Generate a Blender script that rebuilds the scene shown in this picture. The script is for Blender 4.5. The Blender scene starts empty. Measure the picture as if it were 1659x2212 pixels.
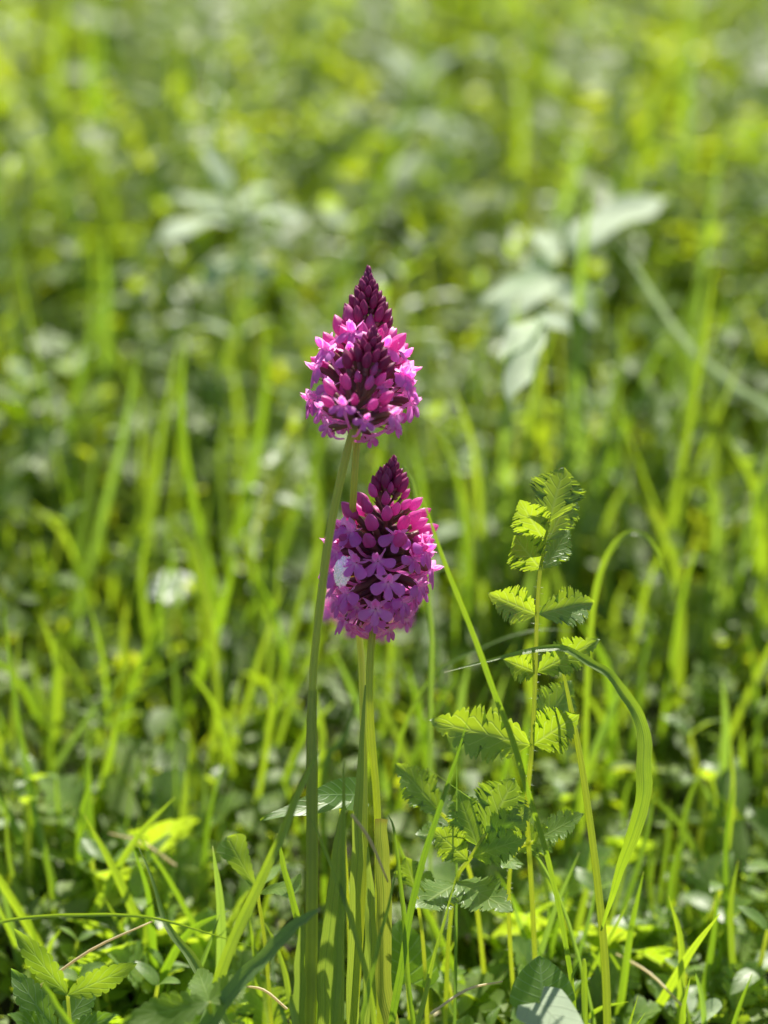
import bpy, math, random
import numpy as np
from mathutils import Vector, Matrix, noise

random.seed(7)
RNG = np.random.default_rng(7)
R = math.radians
SC = bpy.context.scene
COL = SC.collection

# ---------------------------------------------------------------- camera
PITCH, VFOV, CAM_Z = R(18.0), R(30.0), 0.415
SLOPE = math.tan(R(8.0))
FOCUS_Y = 0.62
cam_d = bpy.data.cameras.new('camera')
cam = bpy.data.objects.new('camera', cam_d)
COL.objects.link(cam)
cam.location = (0, 0, CAM_Z)
cam.rotation_euler = (R(90) - PITCH, 0, 0)
cam_d.sensor_fit = 'VERTICAL'
cam_d.sensor_height = 36.0
cam_d.lens = 18.0 / math.tan(VFOV / 2)
cam_d.clip_start, cam_d.clip_end = 0.01, 500.0
cam_d.dof.use_dof = True
cam_d.dof.focus_distance = 0.652
cam_d.dof.aperture_fstop = cam_d.lens / 17.0
SC.camera = cam

# ---------------------------------------------------------------- sky, sun, exposure
SUN_EL, SUN_AZ = R(52), R(10)
w = bpy.data.worlds.new('World'); SC.world = w; w.use_nodes = True
nt = w.node_tree
sky = nt.nodes.new('ShaderNodeTexSky'); sky.sky_type = 'NISHITA'; sky.sun_disc = False
sky.sun_elevation, sky.sun_rotation = SUN_EL, SUN_AZ
nt.links.new(sky.outputs[0], nt.nodes['Background'].inputs[0])
nt.nodes['Background'].inputs[1].default_value = 0.065
sun_d = bpy.data.lights.new('sun', 'SUN'); sun_d.energy = 5.0; sun_d.angle = R(0.53); sun_d.color = (1.0, 0.95, 0.86)
sun = bpy.data.objects.new('sun', sun_d); COL.objects.link(sun)
sdir = Vector((math.sin(SUN_AZ) * math.cos(SUN_EL), math.cos(SUN_AZ) * math.cos(SUN_EL), math.sin(SUN_EL)))
sun.rotation_euler = sdir.to_track_quat('Z', 'Y').to_euler(); sun.location = (0.3, 2, 3)
SC.view_settings.view_transform = 'Standard'; SC.view_settings.look = 'None'
SC.view_settings.gamma = 1.0; SC.view_settings.use_curve_mapping = False
SC.view_settings.exposure = 0.86
SC.render.engine = 'CYCLES'
cy = SC.cycles
cy.use_denoising = True
cy.max_bounces = 8; cy.diffuse_bounces = 4; cy.glossy_bounces = 2; cy.transmission_bounces = 4
cy.sample_clamp_indirect = 4.0
cy.caustics_reflective = False; cy.caustics_refractive = False

# ---------------------------------------------------------------- photo pixel -> place (1659 x 2212 grid)
TV = math.tan(VFOV / 2)
PXM = 6.33e3 # pixels per metre in the plane of the orchids


def ray(u, v):
    a = (u - 829.5) / 1106.0 * TV
    b = -(v - 1106.0) / 1106.0 * TV
    c, s = math.cos(PITCH), math.sin(PITCH)
    return Vector((a, c + b * s, -s + b * c))


def P(u, v, Y):
    # the plants nearest the orchids all lean a little uphill: their feet stand nearer than their tips
    Y -= 0.042 * min(1, max(0, (.66 - Y) / .02)) * min(1.1, max(0, (v - 800) / 1400))
    d = ray(u, v); t = Y / d.y
    return Vector((d.x * t, Y, CAM_Z + d.z * t))


def gz(x, y):
    return (y - 0.62) * SLOPE if y < 40 else 39.38 * SLOPE + (y - 40) * 0.02


def G(u, v):
    d = ray(u, v)
    t = (CAM_Z + 0.62 * SLOPE) / (d.y * SLOPE - d.z)
    return Vector((d.x * t, d.y * t, CAM_Z + d.z * t))


def px(n, Y=0.62):
    return n / PXM * (Y / 0.62)


# ---------------------------------------------------------------- materials
def N(nt, t, **kw):
    n = nt.nodes.new(t)
    for k, v in kw.items():
        setattr(n, k, v)
    return n


def math_n(nt, op, a, b=None, clamp=False):
    n = N(nt, 'ShaderNodeMath', operation=op); n.use_clamp = clamp
    for i, s in enumerate((a, b)):
        if s is None: continue
        if isinstance(s, (int, float)): n.inputs[i].default_value = s
        else: nt.links.new(s, n.inputs[i])
    return n.outputs[0]


def mixc(nt, f, a, b, mode='MIX'):
    n = N(nt, 'ShaderNodeMix', data_type='RGBA', blend_type=mode)
    if isinstance(f, (int, float)): n.inputs[0].default_value = f
    else: nt.links.new(f, n.inputs[0])
    for i, s in ((6, a), (7, b)):
        if isinstance(s, tuple): n.inputs[i].default_value = (*s, 1)
        else: nt.links.new(s, n.inputs[i])
    return n.outputs[2]


MATS = {}


def leaf_mat(name, ra, rb, ta, tb, rough=0.45, spec=0.5, veins=None, tip=None, blotch=0.25, bump=0.25, vcol=None):
    """leaf tissue: reflects ra..rb, lets ta..tb through; varies per object and per blade"""
    m = bpy.data.materials.new(name); m.use_nodes = True
    nt = m.node_tree; nt.nodes.clear()
    out = N(nt, 'ShaderNodeOutputMaterial')
    oi = N(nt, 'ShaderNodeObjectInfo')
    at = N(nt, 'ShaderNodeAttribute', attribute_name='rnd')
    rv = math_n(nt, 'FRACT', math_n(nt, 'ADD', oi.outputs['Random'], at.outputs['Fac']))
    tc = N(nt, 'ShaderNodeTexCoord')
    sep = N(nt, 'ShaderNodeSeparateXYZ'); nt.links.new(tc.outputs['UV'], sep.inputs[0])
    u, v = sep.outputs[0], sep.outputs[1]
    no = N(nt, 'ShaderNodeTexNoise'); no.inputs['Scale'].default_value = 140; no.inputs['Detail'].default_value = 3
    nt.links.new(tc.outputs['Object'], no.inputs['Vector'])
    nf = math_n(nt, 'MULTIPLY', math_n(nt, 'SUBTRACT', no.outputs['Fac'], 0.5), blotch * 4)
    f = math_n(nt, 'ADD', rv, nf, clamp=True)
    cr, ct = mixc(nt, f, ra, rb), mixc(nt, f, ta, tb)
    hgt = no.outputs['Fac']
    if veins == 'parallel':
        wv = math_n(nt, 'SINE', math_n(nt, 'MULTIPLY', u, 2 * math.pi * 7))
        wv = math_n(nt, 'MULTIPLY', math_n(nt, 'ADD', wv, 1.0), 0.5)
        mid = math_n(nt, 'MULTIPLY', math_n(nt, 'ABSOLUTE', math_n(nt, 'SUBTRACT', u, 0.5)), 16, clamp=True)
        k = math_n(nt, 'MULTIPLY', math_n(nt, 'SUBTRACT', 1.0, mid), 0.5)
        g = math_n(nt, 'ADD', math_n(nt, 'MULTIPLY', wv, 0.20), k, clamp=True)
        ct = mixc(nt, g, ct, (0.05, 0.11, 0.01))
        hgt = math_n(nt, 'ADD', wv, math_n(nt, 'MULTIPLY', mid, 2.0))
    elif veins == 'pinnate':
        au = math_n(nt, 'ABSOLUTE', math_n(nt, 'SUBTRACT', u, 0.5))
        ph = math_n(nt, 'FRACT', math_n(nt, 'MULTIPLY', math_n(nt, 'SUBTRACT', v, math_n(nt, 'MULTIPLY', au, 0.55)), 6.0))
        lat = math_n(nt, 'MULTIPLY', math_n(nt, 'ABSOLUTE', math_n(nt, 'SUBTRACT', ph, 0.5)), 9, clamp=True)
        mid = math_n(nt, 'MULTIPLY', au, 26, clamp=True)
        vv = math_n(nt, 'MULTIPLY', lat, mid)
        g = math_n(nt, 'MULTIPLY', math_n(nt, 'SUBTRACT', 1.0, vv), 0.5)
        vc = vcol or (0.30, 0.42, 0.10)
        ct = mixc(nt, g, ct, tuple(x * 0.9 for x in vc)); cr = mixc(nt, g, cr, tuple(x * 0.5 for x in vc))
        hgt = vv
    elif veins == 'petal':
        wv = math_n(nt, 'SINE', math_n(nt, 'MULTIPLY', u, 2 * math.pi * 4))
        g = math_n(nt, 'MULTIPLY', math_n(nt, 'ADD', wv, 1.0), 0.12)
        ct = mixc(nt, g, ct, tuple(x * 0.45 for x in ta))
        if vcol:
            g2 = math_n(nt, 'SUBTRACT', 1.0, math_n(nt, 'MULTIPLY', v, 2.2, clamp=True))
            ct = mixc(nt, g2, ct, vcol); cr = mixc(nt, g2, cr, tuple(x * 0.8 for x in vcol))
        hgt = wv
    if tip:
        t0, tcol = tip
        g = math_n(nt, 'MULTIPLY', math_n(nt, 'SUBTRACT', math_n(nt, 'ADD', v, math_n(nt, 'MULTIPLY', nf, 0.06)), t0), 14, clamp=True)
        ct = mixc(nt, g, ct, tcol); cr = mixc(nt, g, cr, tcol)
    bm = N(nt, 'ShaderNodeBump'); bm.inputs['Strength'].default_value = bump; bm.inputs['Distance'].default_value = 0.0004
    nt.links.new(hgt, bm.inputs['Height'])
    pr = N(nt, 'ShaderNodeBsdfPrincipled'); nt.links.new(cr, pr.inputs['Base Color'])
    pr.inputs['Roughness'].default_value = rough; pr.inputs['Specular IOR Level'].default_value = spec
    nt.links.new(bm.outputs[0], pr.inputs['Normal'])
    tr = N(nt, 'ShaderNodeBsdfTranslucent'); nt.links.new(ct, tr.inputs['Color']); nt.links.new(bm.outputs[0], tr.inputs['Normal'])
    ad = N(nt, 'ShaderNodeAddShader'); nt.links.new(pr.outputs[0], ad.inputs[0]); nt.links.new(tr.outputs[0], ad.inputs[1])
    nt.links.new(ad.outputs[0], out.inputs[0])
    MATS[name] = m
    return m


GRASS = leaf_mat('grass_blade', (.065, .11, .02), (.095, .14, .03), (.15, .26, .006), (.27, .365, .011), .42, .45, 'parallel', (.975, (.35, .25, .1)), blotch=.2)
GRASSD = leaf_mat('blue_green_grass', (.07, .12, .035), (.10, .15, .05), (.15, .25, .02), (.21, .31, .03), .45, .35, 'parallel', (.96, (.30, .24, .14)), blotch=.15)
MEADOW = leaf_mat('meadow_grass', (.05, .085, .012), (.085, .12, .018), (.13, .215, .003), (.31, .36, .008), .5, .28, None, (.96, (.35, .27, .1)), blotch=.1)
ORCHLEAF = leaf_mat('orchid_leaf', (.10, .14, .03), (.13, .17, .04), (.20, .29, .025), (.27, .34, .03), .45, .4, 'parallel', None, blotch=.3)
ORCHBROWN = leaf_mat('withered_orchid_leaf', (.10, .13, .025), (.12, .15, .03), (.22, .26, .02), (.27, .29, .03), .5, .4, 'parallel', (.965, (.16, .07, .02)), blotch=.25)
SHEATH = leaf_mat('leaf_sheath', (.17, .20, .04), (.20, .23, .05), (.44, .50, .07), (.50, .55, .09), .45, .35, 'parallel', None, blotch=.3, bump=.15)
STEM = leaf_mat('stem_tissue', (.22, .25, .05), (.27, .28, .06), (.55, .60, .10), (.62, .64, .13), .45, .35, 'parallel', None, blotch=.3, bump=.15)
CARROT = leaf_mat('ferny_leaf', (.06, .11, .02), (.08, .13, .03), (.22, .325, .006), (.29, .385, .012), .45, .45, 'pinnate', None, vcol=(.36, .45, .10))
HERB = leaf_mat('herb_leaf', (.065, .11, .018), (.095, .14, .028), (.20, .31, .008), (.31, .40, .015), .55, .24, 'pinnate', None)
DARKLEAF = leaf_mat('smooth_green_leaf', (.05, .10, .018), (.07, .12, .025), (.14, .26, .008), (.2, .33, .015), .5, .3, 'pinnate', None, vcol=(.3, .42, .2))
SILVER = leaf_mat('downy_silver_leaf', (.24, .30, .19), (.33, .39, .26), (.22, .29, .11), (.28, .35, .15), .75, .3, 'pinnate', None, blotch=.25, vcol=(.36, .43, .28))
GCOVER = leaf_mat('ground_cover_leaf', (.055, .095, .014), (.10, .14, .03), (.18, .275, .005), (.35, .40, .011), .55, .24, None, None, blotch=.15)
PETAL = leaf_mat('orchid_petal', (.54, .22, .45), (.64, .31, .54), (.74, .27, .58), (.80, .35, .66), .5, .3, 'petal', None, blotch=.15, vcol=(.68, .48, .62))
LIP = leaf_mat('orchid_lip', (.38, .09, .36), (.47, .14, .43), (.58, .13, .50), (.66, .20, .57), .5, .3, 'petal', None, blotch=.2, vcol=(.68, .46, .64))
BUD = leaf_mat('orchid_bud', (.35, .06, .22), (.45, .11, .33), (.46, .07, .27), (.56, .13, .40), .45, .4, 'petal', None, blotch=.25)
APEX = leaf_mat('orchid_young_bud', (.17, .02, .08), (.26, .035, .14), (.20, .012, .08), (.28, .025, .14), .45, .35, 'petal', None, blotch=.2)
OVARY = leaf_mat('orchid_ovary', (.18, .06, .09), (.2, .11, .07), (.12, .03, .05), (.14, .08, .03), .45, .4, None, None, blotch=.3)
WHITEP = leaf_mat('white_petal', (.6, .62, .58), (.7, .7, .66), (.3, .32, .28), (.35, .35, .32), .6, .4, None, None)
STRAW = leaf_mat('dry_straw', (.38, .32, .19), (.48, .42, .27), (.4, .34, .2), (.45, .4, .25), .6, .3, None, None)
HAIR = leaf_mat('bristle_hair', (.45, .48, .38), (.5, .52, .4), (.3, .33, .2), (.3, .33, .2), .4, .5, None, None)


def simple_mat(name, fn):
    m = bpy.data.materials.new(name); m.use_nodes = True
    fn(m.node_tree, m.node_tree.nodes['Principled BSDF'])
    MATS[name] = m
    return m


def _soil(nt, p):
    tc = N(nt, 'ShaderNodeTexCoord')
    n1 = N(nt, 'ShaderNodeTexNoise'); n1.inputs['Scale'].default_value = 18; n1.inputs['Detail'].default_value = 8
    n2 = N(nt, 'ShaderNodeTexNoise'); n2.inputs['Scale'].default_value = 160; n2.inputs['Detail'].default_value = 6
    for n in (n1, n2): nt.links.new(tc.outputs['Object'], n.inputs['Vector'])
    r = N(nt, 'ShaderNodeValToRGB'); e = r.color_ramp.elements
    e[0].position, e[0].color = .35, (.035, .026, .016, 1)
    e[1].position, e[1].color = .68, (.075, .085, .028, 1)
    nt.links.new(n1.outputs['Fac'], r.inputs[0])
    c = mixc(nt, n2.outputs['Fac'], r.outputs[0], (.12, .095, .06), 'OVERLAY')
    nt.links.new(c, p.inputs['Base Color']); p.inputs['Roughness'].default_value = .9
    b = N(nt, 'ShaderNodeBump'); b.inputs['Distance'].default_value = .01; b.inputs['Strength'].default_value = .8
    nt.links.new(n2.outputs['Fac'], b.inputs['Height']); nt.links.new(b.outputs[0], p.inputs['Normal'])


SOIL = simple_mat('meadow_soil', _soil)


FROTH = leaf_mat('white_froth', (.78, .78, .74), (.85, .84, .80), (.75, .76, .72), (.8, .8, .76), .25, .6, None, None, blotch=.1, bump=.6)


# ---------------------------------------------------------------- geometry helpers
class Geo:
    def __init__(s):
        s.V, s.F, s.U, s.M = [], [], [], []

    def add(s, V, F, U, mat=0, M=None):
        o = len(s.V)
        s.V += [tuple(M @ Vector(p)) for p in V] if M is not None else [tuple(p) for p in V]
        s.F += [tuple(i + o for i in f) for f in F]
        s.U += U
        s.M += [mat] * len(F)
        return s

    def mesh(s, name, mats, origin=None):
        V = s.V if origin is None else [(a - origin[0], b - origin[1], c - origin[2]) for a, b, c in s.V]
        return to_mesh(name, V, s.F, s.U, mats, s.M)


def to_mesh(name, V, F, U, mats, M=None, rnd=None):
    me = bpy.data.meshes.new(name)
    me.from_pydata(V, [], F)
    uv = me.uv_layers.new(name='UVMap')
    li = np.empty(len(me.loops), dtype=np.int32); me.loops.foreach_get('vertex_index', li)
    uv.data.foreach_set('uv', np.asarray(U, dtype=np.float32)[li].ravel())
    me.polygons.foreach_set('use_smooth', np.ones(len(me.polygons), dtype=bool))
    for m in (mats if isinstance(mats, (list, tuple)) else [mats]): me.materials.append(m)
    if M and any(M): me.polygons.foreach_set('material_index', np.asarray(M, dtype=np.int32))
    if rnd is not None:
        a = me.attributes.new('rnd', 'FLOAT', 'POINT'); a.data.foreach_set('value', np.asarray(rnd, dtype=np.float32))
    me.update()
    return me


def link(name, me, parent=None, loc=(0, 0, 0), mat=None):
    o = bpy.data.objects.new(name, me); COL.objects.link(o)
    if parent: o.parent = parent
    if mat is not None: o.matrix_local = mat
    else: o.location = loc
    return o


def tag(o, label=None, cat=None, group=None, kind=None):
    if label: o['label'] = label
    if cat: o['category'] = cat
    if group: o['group'] = group
    if kind: o['kind'] = kind
    return o


def thing(name, loc, label, cat, group=None):
    return tag(link(name, None, None, loc), label, cat, group)


def copy_tree(o, parent=None):
    c = o.copy(); COL.objects.link(c)
    if parent: c.parent = parent
    for ch in KIDS.get(o.name, []): copy_tree(ch, c)
    return c


KIDS = {}


def crom(pts, n):
    """smooth resample through control points (Vectors or floats)"""
    m = len(pts) - 1; out = []
    for i in range(n + 1):
        x = i / n * m; k = min(int(x), m - 1); t = x - k
        p1, p2 = pts[k], pts[k + 1]
        p0 = pts[k - 1] if k > 0 else p1 * 2 - p2
        p3 = pts[k + 2] if k + 2 <= m else p2 * 2 - p1
        out.append(0.5 * ((2 * p1) + (p2 - p0) * t + (2 * p0 - 5 * p1 + 4 * p2 - p3) * t * t + (3 * p1 - 3 * p2 + p0 * 1.0 * -1 + p3 - 0 * p0) * t ** 3))
    return out


def lin(vals, n):
    m = len(vals) - 1; out = []
    for i in range(n + 1):
        x = i / n * m; k = min(int(x), m - 1); t = x - k
        out.append(vals[k] * (1 - t) + vals[k + 1] * t)
    return out


def ribbon(g, pts, widths, hints, fold=0.25, n=26, nu=6, mat=0, wav=0.0, seed=0.0):
    """a leaf blade: centre line, widths along it, facing hints, channel depth"""
    C = crom(pts, n); W = lin(widths, n); H = lin(hints, n) if isinstance(hints, list) else [hints] * (n + 1)
    V, U, F = [], [], []
    if wav:
        sd = seed * 3.7 + 11
        W = [x * (1 + .16 * noise.noise(Vector((i * .55, sd, 0)))) for i, x in enumerate(W)]
        C = [p + Vector((noise.noise(Vector((i * .3, sd, 5))), 0, noise.noise(Vector((i * .3, sd, 9))))) * W[i] * .3 for i, p in enumerate(C)]
    for i, p in enumerate(C):
        T = (C[min(i + 1, n)] - C[max(i - 1, 0)]).normalized()
        S = T.cross(H[i])
        S = S.normalized() if S.length > 1e-6 else Vector((1, 0, 0))
        Nn = S.cross(T)
        for j in range(nu + 1):
            a = j / nu * 2 - 1
            wob = wav * W[i] * math.sin(i * 0.9 + seed + a * 1.3) * a
            V.append(p + S * a * W[i] / 2 + Nn * (fold * (abs(a) ** 1.4) * W[i] / 2 + wob))
            U.append((j / nu, i / n))
    for i in range(n):
        for j in range(nu):
            k = i * (nu + 1) + j
            F.append((k, k + 1, k + nu + 2, k + nu + 1))
    return g.add(V, F, U, mat)


def tube(g, pts, radii, n=18, ns=8, mat=0, cap=True, rib=0.0, flat=1.0):
    C = crom(pts, n); W = lin(radii, n)
    V, U, F = [], [], []
    up = Vector((0.13, -1, 0.07))
    for i, p in enumerate(C):
        T = (C[min(i + 1, n)] - C[max(i - 1, 0)]).normalized()
        A = T.cross(up)
        if A.length < 1e-4: A = T.cross(Vector((1, 0, 0.2)))
        A.normalize(); B = A.cross(T)
        for j in range(ns):
            th = 2 * math.pi * j / ns
            r = W[i] * (1 + (rib if j % 2 else -rib))
            V.append(p + A * math.cos(th) * r + B * math.sin(th) * r * flat)
            U.append((j / ns, i / n))
    for i in range(n):
        for j in range(ns):
            k = i * ns + j; k2 = i * ns + (j + 1) % ns
            F.append((k, k2, k2 + ns, k + ns))
    if cap:
        F.append(tuple(range(n * ns, n * ns + ns)))
    return g.add(V, F, U, mat)


ENV = {
    'ovate': lambda t: math.sin(math.pi * min(1, t ** 0.72)) ** 0.85,
    'lance': lambda t: math.sin(math.pi * t ** 0.8) ** 0.9,
    'ellip': lambda t: max(0, 1 - (2 * t - 1) ** 2) ** 0.6,
    'round': lambda t: max(0, 1 - (2 * t - 1) ** 2) ** 0.5,
    'obov': lambda t: math.sin(math.pi * t ** 1.7) ** 0.75 if t < 1 else 0,
    'wedge': lambda t: (t ** 0.9) * min(1, ((1 - t) / 0.12)) ** 0.5,
    'heart': lambda t: (min(1, (t + 0.04) / 0.12) ** 0.5) * max(0, 1 - t ** 1.7) ** 0.8,
}


def leaf(L, W, env='ovate', teeth=0, depth=0.0, sub=0, subd=0.0, sweep=0.25, cup=0.15, droop=0.15, n=16, na=2, wav=0.02, seed=0.0, back=0.0, petiole=0.0):
    """leaf blade in a local frame: X along the midrib, Y sideways, Z = upper face"""
    e = ENV[env]
    V, U, F = [], [], []
    for i in range(n + 1):
        t = i / n
        wv = e(t) * W / 2
        f = 1.0
        if teeth:
            ph = (t * teeth) % 1.0
            d = min(ph, 1 - ph)
            f *= 1 - depth * math.exp(-(d / 0.13) ** 2) * (0.35 + 0.65 * (1 - t))
            if sub:
                q = (t * teeth * sub) % 1.0
                f *= 1 - subd * math.exp(-(min(q, 1 - q) / 0.2) ** 2)
        for s in (-1, 1):
            for k in range(na if s == -1 else na + 1):
                a = (na - k) / na if s == -1 else k / na
                ff = 1 - (1 - f) * a ** 2 if teeth else 1.0
                y = s * a * wv * ff
                x = L * t + sweep * a * wv * (1.0 if teeth else 0.35) * (1 - t) - back * L * a * max(0, 1 - t * 2.2) ** 2
                z = cup * abs(y) - droop * L * t * t + wav * L * math.sin(t * 9 + seed + s * 1.2) * a
                V.append((x + petiole, y, z)); U.append((0.5 + s * a * 0.5, t))
    m = 2 * na + 1
    for i in range(n):
        for j in range(m - 1):
            k = i * m + j
            F.append((k, k + 1, k + m + 1, k + m))
    return V, F, U


def frame(o, X, Nh, s=1.0):
    X = Vector(X).normalized(); Y = Vector(Nh).cross(X)
    if Y.length < 1e-5: Y = Vector((0, 1, 0.1)).cross(X)
    Y.normalize(); Z = X.cross(Y)
    M = Matrix((X, Y, Z)).transposed().to_4x4()
    if s != 1.0: M = M @ Matrix.Scale(s, 4)
    M.translation = o
    return M


# ================================================================ the ground
def build_ground():
    xs = np.concatenate([np.linspace(-120, -4, 14), np.linspace(-3.6, 3.6, 110), np.linspace(4, 120, 14)])
    ys = np.concatenate([np.linspace(-80, -0.5, 10), np.linspace(-0.3, 5.5, 110), np.linspace(6, 160, 30)])
    V, U = [], []
    for y in ys:
        for x in xs:
            z = gz(x, y) - 0.004
            if 0 < y < 6: z += 0.006 * noise.noise(Vector((x * 9, y * 9, 0))) + 0.003 * noise.noise(Vector((x * 40, y * 40, 3))) - 0.004
            V.append((x, y, z)); U.append((x, y))
    nx = len(xs)
    F = [(j * nx + i, j * nx + i + 1, (j + 1) * nx + i + 1, (j + 1) * nx + i) for j in range(len(ys) - 1) for i in range(nx - 1)]
    tag(link('ground', to_mesh('ground', V, F, U, SOIL)), kind='structure')


build_ground()


# ================================================================ stuff: low meadow
def scatter(y0, y1, dens, margin=0.12, k=0.30):
    n = int(dens * (y1 - y0) * 2 * (margin + k * (y0 + y1) / 2))
    y = RNG.uniform(y0, y1, n); h = margin + k * y
    # wider at the far end
    wmax = margin + k * y1
    x = RNG.uniform(-1, 1, n) * wmax
    keep = np.abs(x) < h
    return x[keep], y[keep]


def gzv(y):
    return (y - 0.62) * SLOPE


def hmax(x, y):
    """how tall the meadow stands: low turf round the orchids, rank growth behind"""
    side = np.clip((np.abs(x) - 0.06) / 0.1, 0, 1)
    return np.clip(0.022 + (y - 0.60) * (0.13 + 0.10 * side), 0.018, 0.165)


def grass_stuff():
    X, Y = [], []
    for a, b, d in ((0.46, 0.62, 3000), (0.62, 0.9, 9000), (0.9, 1.5, 7500), (1.5, 2.6, 3600), (2.6, 4.2, 1500), (4.2, 6.5, 600)):
        x, y = scatter(a, b, d); X.append(x); Y.append(y)
    X.append(RNG.uniform(-.8, .8, 3600)); Y.append(RNG.uniform(-1.2, .46, 3600))
    x, y = np.concatenate(X), np.concatenate(Y); n = len(x)
    h = hmax(x, y) * RNG.uniform(0.35, 1.15, n)
    # patches: taller tufts where a slow noise is high
    pat = np.array([noise.noise(Vector((a * 5, b * 5, 1.7))) for a, b in zip(x, y)])
    h *= 1 + 0.45 * pat
    L = 6
    ang = RNG.uniform(0, 2 * np.pi, n); lean = RNG.uniform(0.05, 1.15, n) ** 1.3
    wdt = RNG.uniform(0.0009, 0.0034, n) * np.clip(0.5 + y * 0.55, 0.9, 2.4)
    face = RNG.uniform(0, 2 * np.pi, n)
    curl = RNG.uniform(0.0, 0.5, n)
    t = np.linspace(0, 1, L)
    cx = x[:, None] + (h * lean * np.cos(ang))[:, None] * t ** 2
    cyy = y[:, None] + (h * lean * np.sin(ang))[:, None] * t ** 2
    cz = gzv(y)[:, None] - 0.006 + h[:, None] * (t - (curl * lean)[:, None] * t ** 3)
    prof = np.array([0.8, 1.0, 0.95, 0.78, 0.45, 0.03])
    hw = wdt[:, None] * prof / 2
    sx, sy = np.cos(face), np.sin(face)
    V = np.empty((n, L, 2, 3))
    for k, s in ((0, -1), (1, 1)):
        V[:, :, k, 0] = cx + s * hw * sx[:, None]; V[:, :, k, 1] = cyy + s * hw * sy[:, None]; V[:, :, k, 2] = cz
    base = np.arange(n)[:, None, None] * (2 * L)
    q = np.arange(L - 1)[None, :, None] * 2 + np.array([0, 1, 3, 2])[None, None, :]
    F = (base + q).reshape(-1, 4)
    U = np.empty((n, L, 2, 2)); U[:, :, 0, 0] = 0; U[:, :, 1, 0] = 1; U[:, :, :, 1] = t[None, :, None]
    rnd = np.repeat(np.clip(RNG.normal(0.5, 0.3, n), 0, .999), 2 * L)
    me = to_mesh('meadow_grass', V.reshape(-1, 3).tolist(), F.tolist(), U.reshape(-1, 2), MEADOW, None, rnd)
    tag(link('meadow_grass', me), 'dense short green meadow grass covering the slope behind the orchids', 'grass', kind='stuff')


grass_stuff()


# little plants used as templates for the ground cover
def tpl_clover(s=1.0):
    g = Geo()
    tube(g, [Vector((0, 0, 0)), Vector((.002, 0, .012)), Vector((.001, 0, .026))], [.0006, .0005, .0004], 3, 3)
    for k in range(3):
        a = 2 * math.pi * k / 3
        M = frame(Vector((.001, 0, .026)), (math.cos(a), math.sin(a), .15), (0, 0, 1))
        g.add(*leaf(.011, .010, 'obov', n=5, na=1, cup=.25, droop=.2, seed=k), M=M)
    return g


def tpl_vetch(n=7, L=.07, lw=.0045, ll=.011):
    g = Geo()
    pts = [Vector((0, 0, 0)), Vector((.004, .002, L * .4)), Vector((.018, 0, L * .8)), Vector((.034, 0, L))]
    tube(g, pts, [.0008, .0007, .0006, .0004], 6, 3)
    C = crom(pts, 20)
    for k in range(n):
        p = C[5 + int(14 * k / n)]
        for s in (-1, 1):
            a = R(70 + 20 * (k % 2)) * s
            M = frame(p, (math.cos(a), math.sin(a), .25), (0, 0, 1))
            g.add(*leaf(ll, lw, 'ellip', n=4, na=1, cup=.2, droop=.15, seed=k), M=M)
    return g


def tpl_whorl(n=4, L=.09, ll=.012):
    g = Geo()
    pts = [Vector((0, 0, 0)), Vector((.003, .002, L * .5)), Vector((.008, 0, L))]
    tube(g, pts, [.0007, .0006, .0004], 5, 3)
    C = crom(pts, 20)
    for k in range(n):
        p = C[4 + int(16 * k / max(1, n - 1)) if k < n - 1 else 20]
        for j in range(6):
            a = 2 * math.pi * (j / 6 + .08 * k)
            M = frame(p, (math.cos(a), math.sin(a), .3), (0, 0, 1))
            g.add(*leaf(ll * (1 - .1 * k), .0035, 'lance', n=3, na=1, cup=.1, droop=.2), M=M)
    return g


def tpl_rosette(n=6, ll=.026, lw=.013):
    g = Geo()
    for j in range(n):
        a = 2 * math.pi * j / n + .3 * (j % 2)
        M = frame(Vector((0, 0, .001)), (math.cos(a), math.sin(a), .55 + .25 * (j % 3)), (0, 0, 1))
        g.add(*leaf(ll * (.8 + .15 * (j % 3)), lw, 'ovate', teeth=4, depth=.25, n=9, na=1, cup=.25, droop=.35, seed=j), M=M)
    return g


def tpl_opposite(n=4, L=.08, ll=.022, lw=.011):
    g = Geo()
    pts = [Vector((0, 0, 0)), Vector((.002, -.002, L * .5)), Vector((.006, .002, L))]
    tube(g, pts, [.0011, .0009, .0005], 5, 4)
    C = crom(pts, 20)
    for k in range(n):
        p = C[int(4 + 16 * k / max(1, n - 1))]
        for s in (0, 1):
            a = math.pi * s + (math.pi / 2) * (k % 2)
            z = .3 if k < n - 1 else .9
            f = 1 - .15 * k
            M = frame(p, (math.cos(a), math.sin(a), z), (0, 0, 1))
            g.add(*leaf(ll * f, lw * f, 'ovate', n=6, na=1, cup=.2, droop=.25, seed=k), M=M)
    return g


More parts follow.
